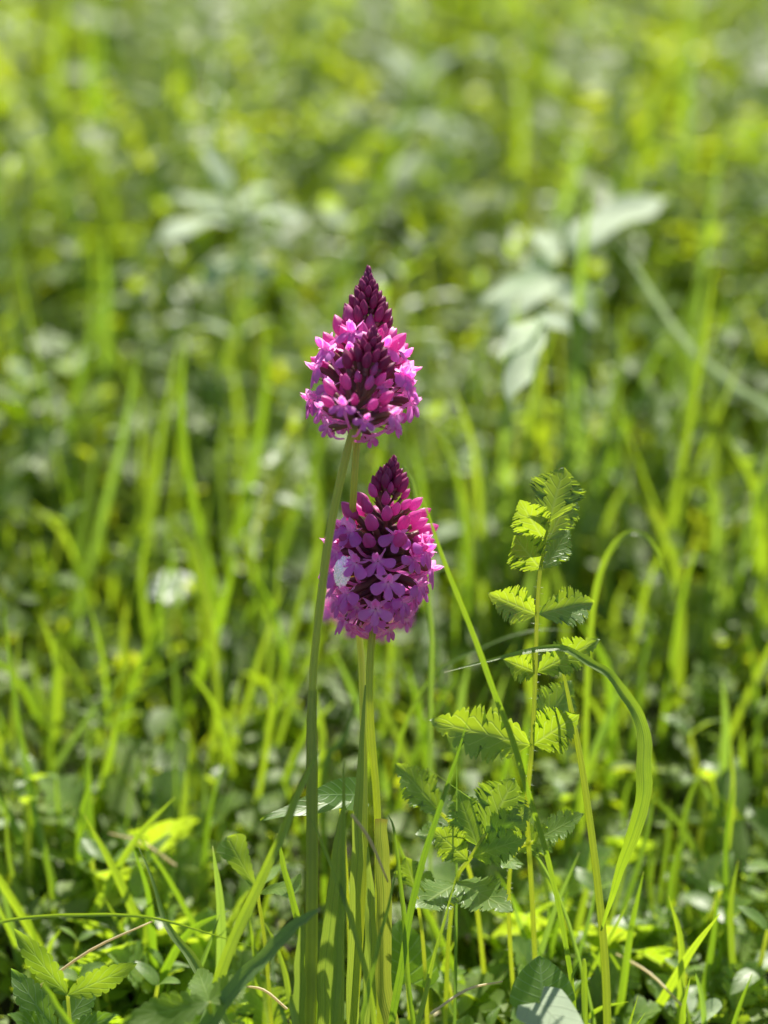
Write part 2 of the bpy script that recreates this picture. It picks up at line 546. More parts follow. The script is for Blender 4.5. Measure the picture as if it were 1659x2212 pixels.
def cover_stuff(name, label, tpls, zones, mat, smin, smax, seed, cat='ground cover', hfac=None):
    rng = np.random.default_rng(seed)
    Vs, Fs, Us, Rs = [], [], [], []; off = 0
    arr = [(np.array(g.V), g.F, np.array(g.U)) for g in tpls]
    for a, b, d in zones:
        x, y = scatter(a, b, d)
        pick = rng.integers(0, len(arr), len(x))
        for k, (TV_, TF, TU) in enumerate(arr):
            sel = np.where(pick == k)[0]
            m = len(sel)
            if not m: continue
            s = rng.uniform(smin, smax, m)
            top = TV_[:, 2].max()
            s = np.minimum(s, np.maximum(hmax(x[sel], y[sel]) * 1.0, .03) / max(top, .02))
            th = rng.uniform(0, 2 * np.pi, m); tx = rng.normal(0, .45, m); ty = rng.normal(0, .45, m)
            c, sn = np.cos(th)[:, None], np.sin(th)[:, None]
            px_, py_, pz_ = TV_[:, 0][None], TV_[:, 1][None], TV_[:, 2][None]
            lx0 = c * px_ - sn * py_; ly0 = sn * px_ + c * py_
            lx = lx0 + tx[:, None] * pz_; ly = ly0 + ty[:, None] * pz_
            pz_ = np.maximum(pz_ - tx[:, None] * lx0 - ty[:, None] * ly0, 0.0005)
            V = np.stack([x[sel][:, None] + s[:, None] * lx, y[sel][:, None] + s[:, None] * ly, gzv(y[sel])[:, None] - .004 + s[:, None] * pz_], -1)
            nv = len(TV_)
            Vs.append(V.reshape(-1, 3))
            for i in range(m):
                o = off + i * nv
                Fs += [tuple(q + o for q in f) for f in TF]
            off += m * nv
            Us.append(np.tile(TU, (m, 1))); Rs.append(np.repeat(rng.random(m), nv))
    me = to_mesh(name, np.concatenate(Vs).tolist(), Fs, np.concatenate(Us), mat, None, np.concatenate(Rs))
    tag(link(name, me), label, cat, kind='stuff')


cover_stuff('clover_cover', 'low clover-like leaves carpeting the soil between the grasses', [tpl_clover()], ((.46, .60, 900), (.60, .9, 1700), (.9, 1.1, 900), (1.1, 2.0, 600), (2.0, 4, 200)), GCOVER, .6, 1.9, 3)
cover_stuff('small_leaved_herbs', 'mass of tiny-leaved sprawling herbs filling the meadow floor', [tpl_vetch(), tpl_whorl(), tpl_vetch(9, .09, .006, .013), tpl_opposite()], ((.46, .60, 500), (.60, 0.9, 2100), (.9, 1.5, 2400), (1.5, 2.6, 1500), (2.6, 4.5, 450)), GCOVER, .7, 2.4, 4)
cover_stuff('leaf_rosettes', 'toothed leaf rosettes crowded low under the meadow grass', [tpl_rosette(), tpl_rosette(5, .034, .016)], ((.46, .62, 420), (.62, 1.0, 560), (1.0, 2.0, 300), (2.0, 4.0, 120)), HERB, .4, .95, 5)


def straw_stuff():
    g = Geo()
    x, y = scatter(.46, 1.6, 320)
    for a, b in zip(x, y):
        th = random.uniform(0, 6.28); L = random.uniform(.012, .05)
        d = Vector((math.cos(th), math.sin(th), random.uniform(-.02, .3))) * L
        p = Vector((a, b, gz(a, b) + .002))
        ribbon(g, [p, p + d * .5 + Vector((0, 0, .003)), p + d], [.0012, .0018, .0006], Vector((0, -.3, 1)), .2, 3, 1)
    tag(link('dry_straw', g.mesh('dry_straw', STRAW)), 'scattered dry straw and dead leaf bits on the soil', 'straw', kind='stuff')


straw_stuff()

# ================================================================ single grass blades
CAMH = Vector((0, -1, .35))


def blade(pts, Yb, Yt, width, label, mat=None, hint=None, fold=.25, name='grass_blade', cat='grass blade', group=None, prof=None, wav=.02, toground=True, n=28):
    """pts: photo path from root to tip; Yb, Yt: distance of root and tip"""
    m = len(pts) - 1
    W = [P(u, v, Yb + (Yt - Yb) * i / m) for i, (u, v) in enumerate(pts)]
    if toground:
        z0 = gz(0, W[0].y) - .006
        if W[0].z > z0 + .004: W.insert(0, Vector((W[0].x, W[0].y, z0)))
    base = W[0].copy()
    g = Geo()
    wd = [width * .66 / PXM * k for k in (prof or (.55, .9, 1, 1, .9, .7, .4, .04))]
    ribbon(g, [p - base for p in W], wd, hint or CAMH, fold, n, 6, wav=wav, seed=pts[0][0] * .1)
    return tag(link(name, g.mesh(name, mat or GRASS), None, base), label, cat, group)


# --- foreground blades
blade([(452, 2290), (470, 2130), (540, 1950), (612, 1795), (655, 1690), (692, 1618)], .585, .585, 36, 'broad bright blade slanting across the foot of the front orchid stem', prof=(.9, 1, 1, 1, .85, .7, .5, .05))
blade([(690, 2290), (668, 2090), (640, 1980), (618, 1890), (598, 1800)], .607, .605, 24, 'short yellowish blade meeting the broad slanting blade near its middle', prof=(.9, 1, 1, 1, .95, .9, .7, .1))
blade([(430, 2290), (470, 2190), (560, 2080), (640, 2000), (692, 1963)], .575, .58, 56, 'grey-green blade with a torn greyish tip low beside the orchid leaves', GRASSD, prof=(.9, 1, 1, 1, .95, .85, .6, .15), fold=.3, hint=Vector((.1, -.35, 1)))
blade([(510, 2290), (478, 2190), (432, 2100), (392, 2040), (355, 1985), (330, 1900), (300, 1830)], .59, .64, 36, 'green blade leaning left behind the grey-green torn blade', prof=(.9, 1, 1, 1, .8, .5, .3, .04))
blade([(-60, 2035), (0, 1992), (110, 1978), (230, 1976), (330, 1983), (430, 2010), (560, 2050)], .60, .60, 11, 'thin arching blade bowed almost level over the serrated leaves', toground=False, prof=(.9, 1, 1, 1, 1, .8, .5, .1))
blade([(190, 2290), (150, 2215), (112, 2155), (84, 2112)], .565, .565, 26, 'short cut blade with a pale tip standing among the serrated leaves', prof=(1, 1, 1, 1, .95, .85, .6, .1), fold=.5)
blade([(1246, 2290), (1226, 2060), (1185, 1860), (1135, 1690), (1108, 1600), (1045, 1430), (960, 1210), (908, 1062)], .605, .60, 21, 'long narrow blade leaning onto the right edge of the lower orchid spike', hint=Vector((-.5, -.8, .3)), prof=(.7, .8, .9, .9, 1, 1, .8, .06), n=40)
blade([(716, 2290), (730, 2060), (741, 1840), (744, 1640)], .590, .590, 30, 'upright blade with a sharp sunlit tip between the orchid stems', hint=Vector((.4, -1, .2)))
blade([(812, 2290), (795, 2130), (748, 1960), (700, 1830), (668, 1760)], .592, .588, 18, 'narrow blade crossing leftward over the lower orchid stems', hint=Vector((.3, -1, .3)))
blade([(770, 2290), (800, 2120), (838, 1960), (862, 1850)], .590, .592, 16, 'narrow blade crossing rightward over the withered orchid leaf', hint=Vector((-.3, -1, .3)))
blade([(640, 2290), (628, 2160), (600, 2050), (566, 1985)], .588, .59, 20, 'short blade curving left at the foot of the front orchid stem')
RG = thing('arching_grass', P(1312, 2300, .625), 'tall grass with a straight stalk and a long leaf arching over beside the ferny leaf', 'grass')
RG.location.z = gz(0, RG.location.y) - .006; _b = RG.location.copy()
g = Geo(); tube(g, [Vector((0, 0, 0))] + [P(u, v, .625) - _b for u, v in ((1312, 2300), (1308, 2100), (1290, 1900), (1262, 1690), (1235, 1540), (1208, 1412))], [px(10), px(10), px(10), px(9), px(8), px(6), px(2)], 24, 8, rib=.06)
link('stalk', g.mesh('stalk', STEM), RG)
g = Geo()
ribbon(g, [P(u, v, y) - _b for u, v, y in ((1298, 2010, .622), (1335, 1890, .612), (1372, 1780, .608), (1392, 1670, .608), (1382, 1560, .61), (1330, 1475, .612), (1262, 1425, .615), (1195, 1400, .615), (1090, 1420, .612), (960, 1452, .61))],
       [px(k) for k in (5, 18, 31, 35, 31, 24, 20, 18, 15, 9, 1.5)], [Vector((.3, -1, .2)), Vector((0, -1, .2)), Vector((.1, -.9, .5)), Vector((.1, -.6, .9)), Vector((0, -.5, 1))], .35, 48, 6, wav=.03, seed=4.0)
link('leaf_blade', g.mesh('leaf_blade', GRASS), RG)
blade([(838, 2290), (868, 2080), (905, 1890), (955, 1730), (985, 1640), (1012, 1548)], .605, .60, 24, 'upright blade rising right of the orchid stems in front of the ferny leaves', prof=(.8, 1, 1, .95, .8, .55, .35, .05))
blade([(980, 2290), (984, 2050), (986, 1800), (986, 1560)], .63, .63, 11, 'thin dark vertical grass stalk beside the shaded ferny leaf', GRASSD, fold=.8)
blade([(890, 2290), (915, 2160), (948, 2030), (992, 1872)], .60, .60, 17, 'short narrow blade with a sharp tip left of the heart-shaped leaf')
blade([(1290, 2250), (1235, 2020), (1165, 1860), (1060, 1760), (925, 1660)], .64, .63, 13, 'dark narrow stalk slanting left behind the ferny leaves', GRASSD, fold=.7)
blade([(1262, 2290), (1262, 2130), (1262, 2070)], .60, .60, 20, 'short bright stub of a blade beside the arching grass stalk', prof=(1, 1, 1, 1, 1, 1, .9, .5), fold=.5)
blade([(1190, 2290), (1230, 2130), (1252, 2075)], .60, .602, 14, 'small forked blade leaning right above the heart-shaped leaf')
blade([(1262, 1640), (1272, 1400), (1290, 1260), (1328, 1176), (1378, 1150), (1420, 1195), (1446, 1265)], .70, .70, 24, 'curled blade hooked over at the top behind the ferny leaf', hint=Vector((.1, -.7, .7)), prof=(.7, .9, 1, 1, 1, .9, .7, .05), n=40)
blade([(820, 1900), (860, 1620), (930, 1470), (1040, 1400), (1150, 1362), (1240, 1362)], .69, .68, 17, 'slim arched blade bent over level behind the ferny leaf stem', hint=Vector((0, -.5, .9)))
blade([(930, 1500), (925, 1300), (905, 1110), (884, 1030), (862, 998)], .668, .665, 30, 'dark green blade tip showing just behind the point of the rounded spike', GRASSD, hint=Vector((.6, -.6, .5)))
# --- left middle distance blades
for pts, yb, wd, lab, mt in (
    ([(75, 1800), (68, 1700), (40, 1560), (18, 1400), (6, 1270)], .70, 22, 'slender blade with a bright tip at the outer edge of the left grass clump', None),
    ([(190, 2140), (200, 1900), (196, 1720), (186, 1560)], .68, 18, 'upright blade with shadow bands in the left grass clump', None),
    ([(200, 1930), (250, 1880), (300, 1640)], .70, 22, 'short sunlit blade beside the shadow-banded blade', None),
    ([(60, 1760), (130, 1640), (230, 1500), (290, 1420)], .74, 24, 'grey-green blade leaning right across the left grass clump', GRASSD),
    ([(190, 1600), (290, 1500), (380, 1440), (462, 1388)], .76, 20, 'pale blade crossing low towards the front orchid stem', GRASSD),
    ([(392, 2000), (395, 1850), (400, 1720), (415, 1600)], .70, 34, 'wide bright blade standing alone left of the fan-shaped leaf', None),
    ([(385, 1900), (382, 1760), (376, 1590)], .715, 22, 'narrow blade directly behind the wide bright blade', None),
    ([(440, 1900), (452, 1700), (468, 1520), (452, 1330), (420, 1190), (395, 1130)], .76, 30, 'tall blade kinked to the left beside the white flower', None),
    ([(300, 1900), (318, 1700), (340, 1600)], .72, 20, 'low blade between the shadow-banded and the wide bright blades', None),
    ([(100, 1830), (180, 1680), (215, 1560)], .72, 18, 'dark blade slanting right low in the left grass clump', GRASSD),
    ([(60, 2030), (20, 1850), (10, 1700)], .66, 20, 'bright blade at the left edge above the serrated leaves', None),
    ([(150, 2160), (120, 1990), (95, 1800)], .66, 16, 'thin leaning blade above the serrated leaves', None),
    ([(700, 1680), (745, 1590), (780, 1490)], .69, 26, 'bright blade slanting up behind the orchid stems', None),
    ([(560, 1880), (620, 1700), (665, 1560), (700, 1440)], .73, 20, 'sunlit blade leaning right just behind the front orchid stem', None),
    ([(860, 1760), (900, 1620), (960, 1500), (1010, 1440)], .74, 24, 'soft bright blade leaning right behind the left ferny leaflet', None),
    ([(1400, 2080), (1430, 1900), (1462, 1760)], .74, 24, 'upright soft blade behind the arching leaf', None),
    ([(1560, 2120), (1550, 2000), (1530, 1900), (1508, 1840)], .72, 24, 'bowed blade right of the pale leaf cluster', None),
    ([(1480, 2080), (1500, 1950), (1560, 1850)], .74, 18, 'thin blade crossing behind the bowed blade', None),
    ([(1290, 2100), (1285, 2000), (1278, 1900)], .70, 18, 'short blade behind the straight stalk of the arching grass', None),
    ([(620, 2230), (590, 2100), (600, 1990)], .64, 16, 'small blade behind the torn grey-green blade', None),
    ([(1540, 2000), (1470, 1960), (1420, 1990)], .72, 14, 'low bent blade above the pale leaf cluster', None),
):
    blade(pts, yb, yb + .012, wd, lab, mt, hint=Vector((random.uniform(-.5, .5), -1, .3)))

# --- traced blades far behind
for pts, yb, wd, lab, mt in (
    ([(160, 1450), (158, 1200), (150, 950), (190, 760), (260, 560)], .95, 40, 'tall wide blade leading the left background tuft', None),
    ([(185, 1470), (182, 1280), (176, 1000), (215, 800)], .97, 34, 'second tall blade close beside the leading blade of the background tuft', None),
    ([(270, 1450), (262, 1250), (250, 1100), (238, 960)], .98, 36, 'bright shorter blade right of the tall background tuft', None),
    ([(345, 1450), (350, 1250), (362, 1000), (388, 830)], 1.0, 34, 'blade leaning right between the background tuft and the orchids', None),
    ([(60, 1200), (50, 980), (38, 760), (25, 640)], 1.02, 44, 'broad blade nearest the left edge of the background tuft', None),
    ([(70, 1300), (62, 1100), (72, 940)], .98, 26, 'greyish dry-looking blade in the background tuft', GRASSD),
    ([(230, 900), (290, 700), (300, 520), (330, 400)], 1.2, 46, 'sunlit blade below the silvery whorled plant', None),
    ([(275, 900), (320, 640), (345, 480)], 1.22, 40, 'blade just right of the sunlit blade below the silvery whorled plant', None),
    ([(690, 900), (720, 760), (735, 640), (745, 540)], 1.15, 44, 'straight blade behind the tip of the tallest orchid spike', None),
    ([(880, 640), (920, 560), (965, 450), (1010, 350)], 1.45, 50, 'slanting bright blade above the orchid spikes', None),
    ([(560, 640), (680, 540), (760, 430), (815, 360)], 1.45, 46, 'long leaning blade beside the silvery whorled plant', None),
    ([(1260, 1170), (1290, 1020), (1360, 900), (1420, 830)], 1.0, 60, 'soft wide blade leaning right behind the ferny leaf tip', None),
    ([(1235, 1100), (1240, 960), (1236, 840)], 1.02, 44, 'upright blade under the large silvery leaves', None),
    ([(1700, 960), (1580, 830), (1480, 740), (1380, 590), (1330, 520)], .90, 34, 'long pale blade sloping down from the large silvery leaves', SILVER),
    ([(1560, 700), (1530, 480), (1545, 280), (1560, 160)], 1.6, 66, 'yellow-green upright blade beyond the large silvery leaves', None),
    ([(1590, 820), (1600, 620), (1640, 520)], 1.3, 60, 'yellowish blade at the right beyond the pale sloping blade', None),
    ([(635, 1000), (640, 900), (655, 820)], 1.05, 34, 'yellowish stalk left of the front orchid spike', None),
    ([(1470, 200), (1450, 60), (1430, -60)], 2.0, 80, 'pale blade in the farthest grass on the right', SILVER),
    ([(1660, 1480), (1560, 1462), (1470, 1455), (1380, 1478)], .84, 20, 'pale level blade at the right behind the arching grass', GRASSD),
    ([(0, 600), (5, 440), (0, 330)], 1.5, 60, 'bright upright blade at the far left edge', None),
):
    lo = pts[0]
    s = yb / .62
    gb = P(lo[0], lo[1], yb)
    blade(pts, yb, yb + .03, wd * s * .72, lab, mt, hint=Vector((random.uniform(-.4, .4), -1, .4)))

# --- look-alike background blades, one object each
BG = []
rng = random.Random(11)
for i in range(7):
    g = Geo(); k = rng.uniform(.03, .28)
    pts = [Vector((0, 0, 0)), Vector((.01 * k, 0, .35)), Vector((.12 * k, .02, .72)), Vector((.5 * k, .03, 1.0 - .25 * k))]
    ribbon(g, pts, [.6 * .03, .03, .03, .026, .018, .002], Vector((rng.uniform(-.4, .4), -1, .3)), .25, 14, 4)
    BG.append(g.mesh('tall_grass_blade', GRASS if i != 3 else GRASSD))
cnt = 0
while cnt < 170:
    v = rng.uniform(-250, 1500); u = rng.uniform(-80, 1740)
    p = G(u, v)
    if p.y < .82 or p.y > 4.2 or (560 < u < 1050 and p.y < 1.05) or (260 < u < 470 and p.y < .95): continue
    o = bpy.data.objects.new('tall_grass_blade', rng.choice(BG)); COL.objects.link(o)
    h = rng.uniform(.13, .27) * min(1.3, .55 + p.y * .4)
    p.z -= .006; o.location = p
    o.rotation_euler = (rng.uniform(-.4, .4), rng.uniform(-.4, .4), rng.uniform(-1.2, 1.2) + (math.pi if rng.random() < .5 else 0))
    o.scale = (h * rng.uniform(.55, 1.15), h, h)
    tag(o, 'tall blurred green grass blade standing in the meadow behind the orchids', 'grass blade', 'tall grass blades behind the orchids')
    cnt += 1

rng = random.Random(31); cnt = 0
while cnt < 190:
    y = rng.uniform(.645, .92); u = rng.uniform(-40, 1700)
    p = P(u, 1106, y); p.z = gz(0, y) - .006
    if 560 < u < 1000 and y < .72: continue
    h = rng.uniform(.45, 1.0) * (.065 + (y - .63) * .5)
    o = bpy.data.objects.new('slender_grass_blade', rng.choice(BG)); COL.objects.link(o)
    o.location = p; o.rotation_euler = (rng.uniform(-.3, .3), rng.uniform(-.35, .35), rng.uniform(-.8, .8) + (math.pi if rng.random() < .5 else 0))
    k = rng.uniform(.0022, .0050) / .03
    o.scale = (k if h < k * 1.6 else h * .8, h, h); o.scale[0] = max(.06, min(k, h * 1.4))
    tag(o, 'slender short grass blade rising from the turf around the orchid stems', 'grass blade', 'slender blades in the turf')
    cnt += 1

cnt = 0
while cnt < 70:
    y = rng.uniform(.575, .67); u = rng.choice((rng.uniform(-30, 570), rng.uniform(1010, 1690)))
    p = P(u, 1106, .7) * (y / .7); p.z = gz(0, y) - .006; p.y = y
    h = rng.uniform(.03, .115) * (1 if y > .6 else .7)
    o = bpy.data.objects.new('slender_grass_blade', rng.choice(BG)); COL.objects.link(o)
    o.location = p; o.rotation_euler = (rng.uniform(-.2, .45), rng.uniform(-.5, .5), rng.uniform(-.8, .8) + (math.pi if rng.random() < .5 else 0))
    o.scale = (max(.06, min(rng.uniform(.0016, .0040) / .03, h * 1.4)), h, h)
    tag(o, 'slender short grass blade', 'grass blade', 'slender blades in the turf')
    cnt += 1
for k, (a, b, y, lab) in enumerate((((60, 2150), (330, 1990), .615, 'pale dry straw leaning over the serrated leaves'), ((380, 1870), (235, 1800), .66, 'thin dry straw lying across the left grass clump'), ((760, 1760), (838, 1905), .585, 'bleached dry straw crossing the orchid leaves'),
                                    ((1480, 2180), (1330, 2060), .64, 'short dry straw by the arching grass stalk'), ((930, 2190), (1085, 2120), .60, 'dry straw lying left of the heart-shaped leaf'), ((1420, 1900), (1600, 1960), .70, 'broken straw resting in the turf above the pale leaf cluster'),
                                    ((620, 2180), (520, 2130), .61, 'brown dry straw below the fan-shaped leaf'))):
    A_, B_ = P(*a, y), P(*b, y + .01)
    g = Geo(); mid = (A_ + B_) / 2 + Vector((0, 0, .003))
    tube(g, [Vector((0, 0, 0)), mid - A_, B_ - A_], [.0005, .00055, .0003], 8, 6)
    tag(link('dry_straw_stalk', g.mesh('dry_straw_stalk', STRAW), None, A_), lab, 'straw')

# ================================================================ herbs as single plants
def herb_plant(name, label, cat, group, stem, parts, leafmat, stemmat=STEM, leafname='leaf'):
    """stem: list of points; parts: list of (matrix, (V,F,U))"""
    t = thing(name, (0, 0, 0), label, cat, group)
    KIDS[t.name] = []
    if stem:
        g = Geo(); tube(g, *stem)
        KIDS[t.name].append(link('stem', g.mesh('stem', stemmat), t))
    for M, lf in parts:
        g = Geo().add(*lf)
        KIDS[t.name].append(link(leafname, g.mesh(leafname, leafmat), t, mat=M))
    return t


def opp_plant(name, label, cat, group, L, n, ll, lw, env, mat, seed, lean=.15, teeth=0, depth=0):
    r = random.Random(seed)
    pts = [Vector((0, 0, 0)), Vector((lean * L * .3, 0, L * .45)), Vector((lean * L, r.uniform(-.1, .1) * L, L))]
    C = crom(pts, 20); parts = []
    for k in range(n):
        p = C[int(3 + 17 * k / max(1, n - 1))]
        f = 1 - .5 * (k / n) ** 1.5
        for s in (0, 1):
            a = math.pi * s + (math.pi / 2) * (k % 2) + r.uniform(-.3, .3)
            z = r.uniform(.1, .4) if k < n - 1 else 1.0
            parts.append((frame(p, (math.cos(a), math.sin(a), z), (0, 0, 1)), leaf(ll * f * r.uniform(.85, 1.1), lw * f, env, teeth, depth, n=12, cup=.2, droop=.3, seed=k + s)))
    return herb_plant(name, label, cat, group, (pts, [.0014, .0012, .0007], 10, 6), parts, mat)


def rosette_plant(name, label, cat, group, n, ll, lw, env, mat, seed, teeth=0, depth=0, pet=.02, back=0.0, rise=.8):
    r = random.Random(seed); parts = []
    t = thing(name, (0, 0, 0), label, cat, group); KIDS[t.name] = []
    for k in range(n):
        a = 2 * math.pi * k / n + r.uniform(-.3, .3)
        d = Vector((math.cos(a), math.sin(a), r.uniform(rise * .5, rise * 1.4)))
        tip = d.normalized() * pet * r.uniform(.7, 1.3)
        g = Geo(); tube(g, [Vector((0, 0, -.003)), tip * .5 + Vector((0, 0, .002)), tip], [.0009, .0008, .0006], 6, 5)
        KIDS[t.name].append(link('stalk', g.mesh('stalk', STEM), t))
        dd = Vector((d.x, d.y, d.z * .25))
        lf = leaf(ll * r.uniform(.8, 1.15), lw * r.uniform(.85, 1.1), env, teeth, depth, n=14 if not teeth else 24, cup=.22, droop=.3, seed=k, back=back)
        KIDS[t.name].append(link('leaf', Geo().add(*lf).mesh('leaf', mat), t, mat=frame(tip, dd, (0, 0, 1))))
    return t


KINDS = [
    (opp_plant('leafy_herb', 'small leafy green herb with paired oval leaves in the blurred meadow', 'herb', 'paired-leaf herbs in the meadow', .11, 5, .028, .015, 'ovate', HERB, 1), (.85, 3.6), 95),
    (opp_plant('pale_herb', 'pale grey-green herb with downy oval leaves in the blurred meadow', 'herb', 'pale downy herbs in the meadow', .10, 4, .03, .015, 'ellip', SILVER, 2), (.95, 3.4), 34),
    (rosette_plant('toothed_herb', 'low green herb with toothed leaves spreading in the blurred meadow', 'herb', 'toothed-leaf herbs in the meadow', 6, .036, .024, 'ovate', HERB, 3, 7, .3), (.86, 3.0), 56),
    (rosette_plant('round_leaved_herb', 'low herb with smooth rounded leaves in the blurred meadow', 'herb', 'round-leaved herbs in the meadow', 5, .026, .026, 'heart', DARKLEAF, 4, 0, 0, .03, .12), (.86, 2.6), 26),
    (opp_plant('narrow_leaved_herb', 'upright yellow-green herb with narrow paired leaves in the blurred meadow', 'herb', 'narrow-leaved herbs in the meadow', .13, 7, .03, .008, 'lance', CARROT, 5), (.9, 3.6), 80),
]
rng = random.Random(23)
for proto, (ya, yb), num in KINDS:
    k = 0
    while k < num:
        v = rng.uniform(-200, 1750); u = rng.uniform(-60, 1720)
        p = G(u, v)
        if p.y < ya or p.y > yb or (600 < u < 1000 and p.y < .95) or (200 < u < 500 and p.y < 1.02): continue
        o = proto if k == 0 else copy_tree(proto)
        p.z -= .004; o.location = p; s = rng.uniform(.65, 1.2) * min(1.7, .45 + .55 * p.y)
        o.scale = (s, s, s); o.rotation_euler = (rng.uniform(-.2, .2), rng.uniform(-.2, .2), rng.uniform(0, 6.28))
        k += 1


def ferny_tuft(seed):
    r = random.Random(seed)
    t = thing('ferny_tuft', (0, 0, 0), 'low ferny leaf tuft in the turf at the foot of the taller plants', 'herb', 'ferny tufts in the turf'); KIDS[t.name] = []
    for k in range(4):
        a = 2 * math.pi * k / 4 + r.uniform(-.4, .4)
        d = Vector((math.cos(a), math.sin(a), r.uniform(.9, 1.8))).normalized()
        tip = d * r.uniform(.018, .034)
        g = Geo(); tube(g, [Vector((0, 0, -.003)), tip * .5, tip], [.0008, .0007, .0005], 6, 5)
        KIDS[t.name].append(link('stalk', g.mesh('stalk', STEM), t))
        nh = Vector((-math.cos(a), -math.sin(a), .4))
        KIDS[t.name].append(link('leaf', Geo().add(*leaf(.026, .026, 'ovate', teeth=4, depth=.62, sub=3, subd=.16, sweep=.7, n=36, na=3, cup=.2, droop=.2, seed=k)).mesh('leaf', CARROT), t, mat=frame(tip, d, nh)))
        for sgn in (-1, 1):
            side = d.cross(nh).normalized() * sgn
            KIDS[t.name].append(link('leaf', Geo().add(*leaf(.016, .015, 'ovate', teeth=4, depth=.6, sweep=.7, n=28, na=2, cup=.2, droop=.2, seed=k + sgn)).mesh('leaf', CARROT), t, mat=frame(tip * .75, side * .9 + d * .6, nh)))
    return t


NEAR = [
    (ferny_tuft(1), 44), (rosette_plant('toothed_sprig', 'low sprig of bright toothed leaves in the turf at the foot of the taller plants', 'herb', 'toothed sprigs in the turf', 5, .026, .017, 'ovate', HERB, 8, 6, .3, .02, 0, 1.4), 44),
    (opp_plant('leafy_sprig', 'short leafy sprig with paired pointed leaves in the turf by taller plants', 'herb', 'leafy sprigs in the turf', .05, 4, .02, .010, 'ovate', CARROT, 9), 44),
]
rng = random.Random(77)
for proto, num in NEAR:
    k = 0
    while k < num:
        y = rng.uniform(.585, .74) if rng.random() < .8 else rng.uniform(.56, .62)
        u = rng.uniform(-40, 1700)
        if (600 < u < 900 and y < .66) or (480 < u < 1050 and y > .68): continue
        p = P(u, 1106, y); p.z = gz(0, y) - .003
        o = proto if k == 0 else copy_tree(proto)
        sc = rng.uniform(.7, 1.3) * min(1.3, .72 + (y - .58) * 2.2)
        o.location = p; o.scale = (sc, sc, sc); o.rotation_euler = (rng.uniform(-.3, .3), rng.uniform(-.3, .3), rng.uniform(0, 6.28))
        k += 1


# ---- traced leaves: attach pixel, tip pixel, distances, width px, facing
def place_leaf(parent, base, a, b, Ya, Yb, wpx, hint, mat, name='leaf', env='ovate', **kw):
    A, B = P(*a, Ya), P(*b, Yb)
    L = (B - A).length
    lf = leaf(L, wpx / PXM, env, **kw)
    return link(name, Geo().add(*lf).mesh(name, mat), parent, mat=frame(A - base, B - A, hint))


def foot(W, base):
    """carry a stalk on down to the soil"""
    z0 = gz(0, W[0].y) - .006
    if W[0].z > z0 + .003: W = [Vector((W[0].x, W[0].y - .002, z0))] + W
    return [p - base for p in W]


def stalk(parent, base, pts, r0, r1, name='stalk', mat=STEM, n=20, rib=.0):
    W = foot([P(u, v, y) for u, v, y in pts], base)
    g = Geo(); tube(g, W, [r0 + (r1 - r0) * i / (len(W) - 1) for i in range(len(W))], n, 8, rib=rib)
    return link(name, g.mesh(name, mat), parent)


FER = dict(teeth=5, depth=.70, sub=3, subd=.20, sweep=.7, n=90, na=4)


def bristles(parent, base, pts, r, num, ln, seed):
    rr = random.Random(seed); g = Geo()
    C = crom([P(u, v, y) - base for u, v, y in pts], 80)
    for _ in range(num):
        i = rr.randrange(2, 78); p = C[i]; T = (C[i + 1] - C[i - 1]).normalized()
        d = Vector((rr.gauss(0, 1), rr.gauss(0, 1), rr.gauss(0, 1))); d -= T * d.dot(T); d.normalize()
        q = p + d * r * .8
        tube(g, [q, q + d * ln * rr.uniform(.5, 1.2)], [.00007, .00002], 1, 3)
    return tag(link('bristles', g.mesh('bristles', HAIR), parent), kind='stuff')


def ferny(label, rachis, leaflets, r0=.0011, r1=.0006, hairs=60, mat=CARROT):
    base = P(*rachis[0])
    z0 = gz(0, base.y) - .006
    t = thing('ferny_leaf', base, label, 'leaf')
    stalk(t, base, rachis, r0, r1, 'leaf_stalk', n=30, rib=.08)
    for i, (a, b, Ya, Yb, wpx, hint, kw) in enumerate(leaflets):
        d = dict(FER); d.update(seed=i * 1.7, cup=.12, droop=.06, wav=.02); d.update(kw)
        place_leaf(t, base, a, b, Ya, Yb, wpx * 1.22, Vector(hint), mat, 'leaflet', 'ovate', **d)
    if hairs: bristles(t, base, rachis, r0, hairs, .0011, len(leaflets))
    return t


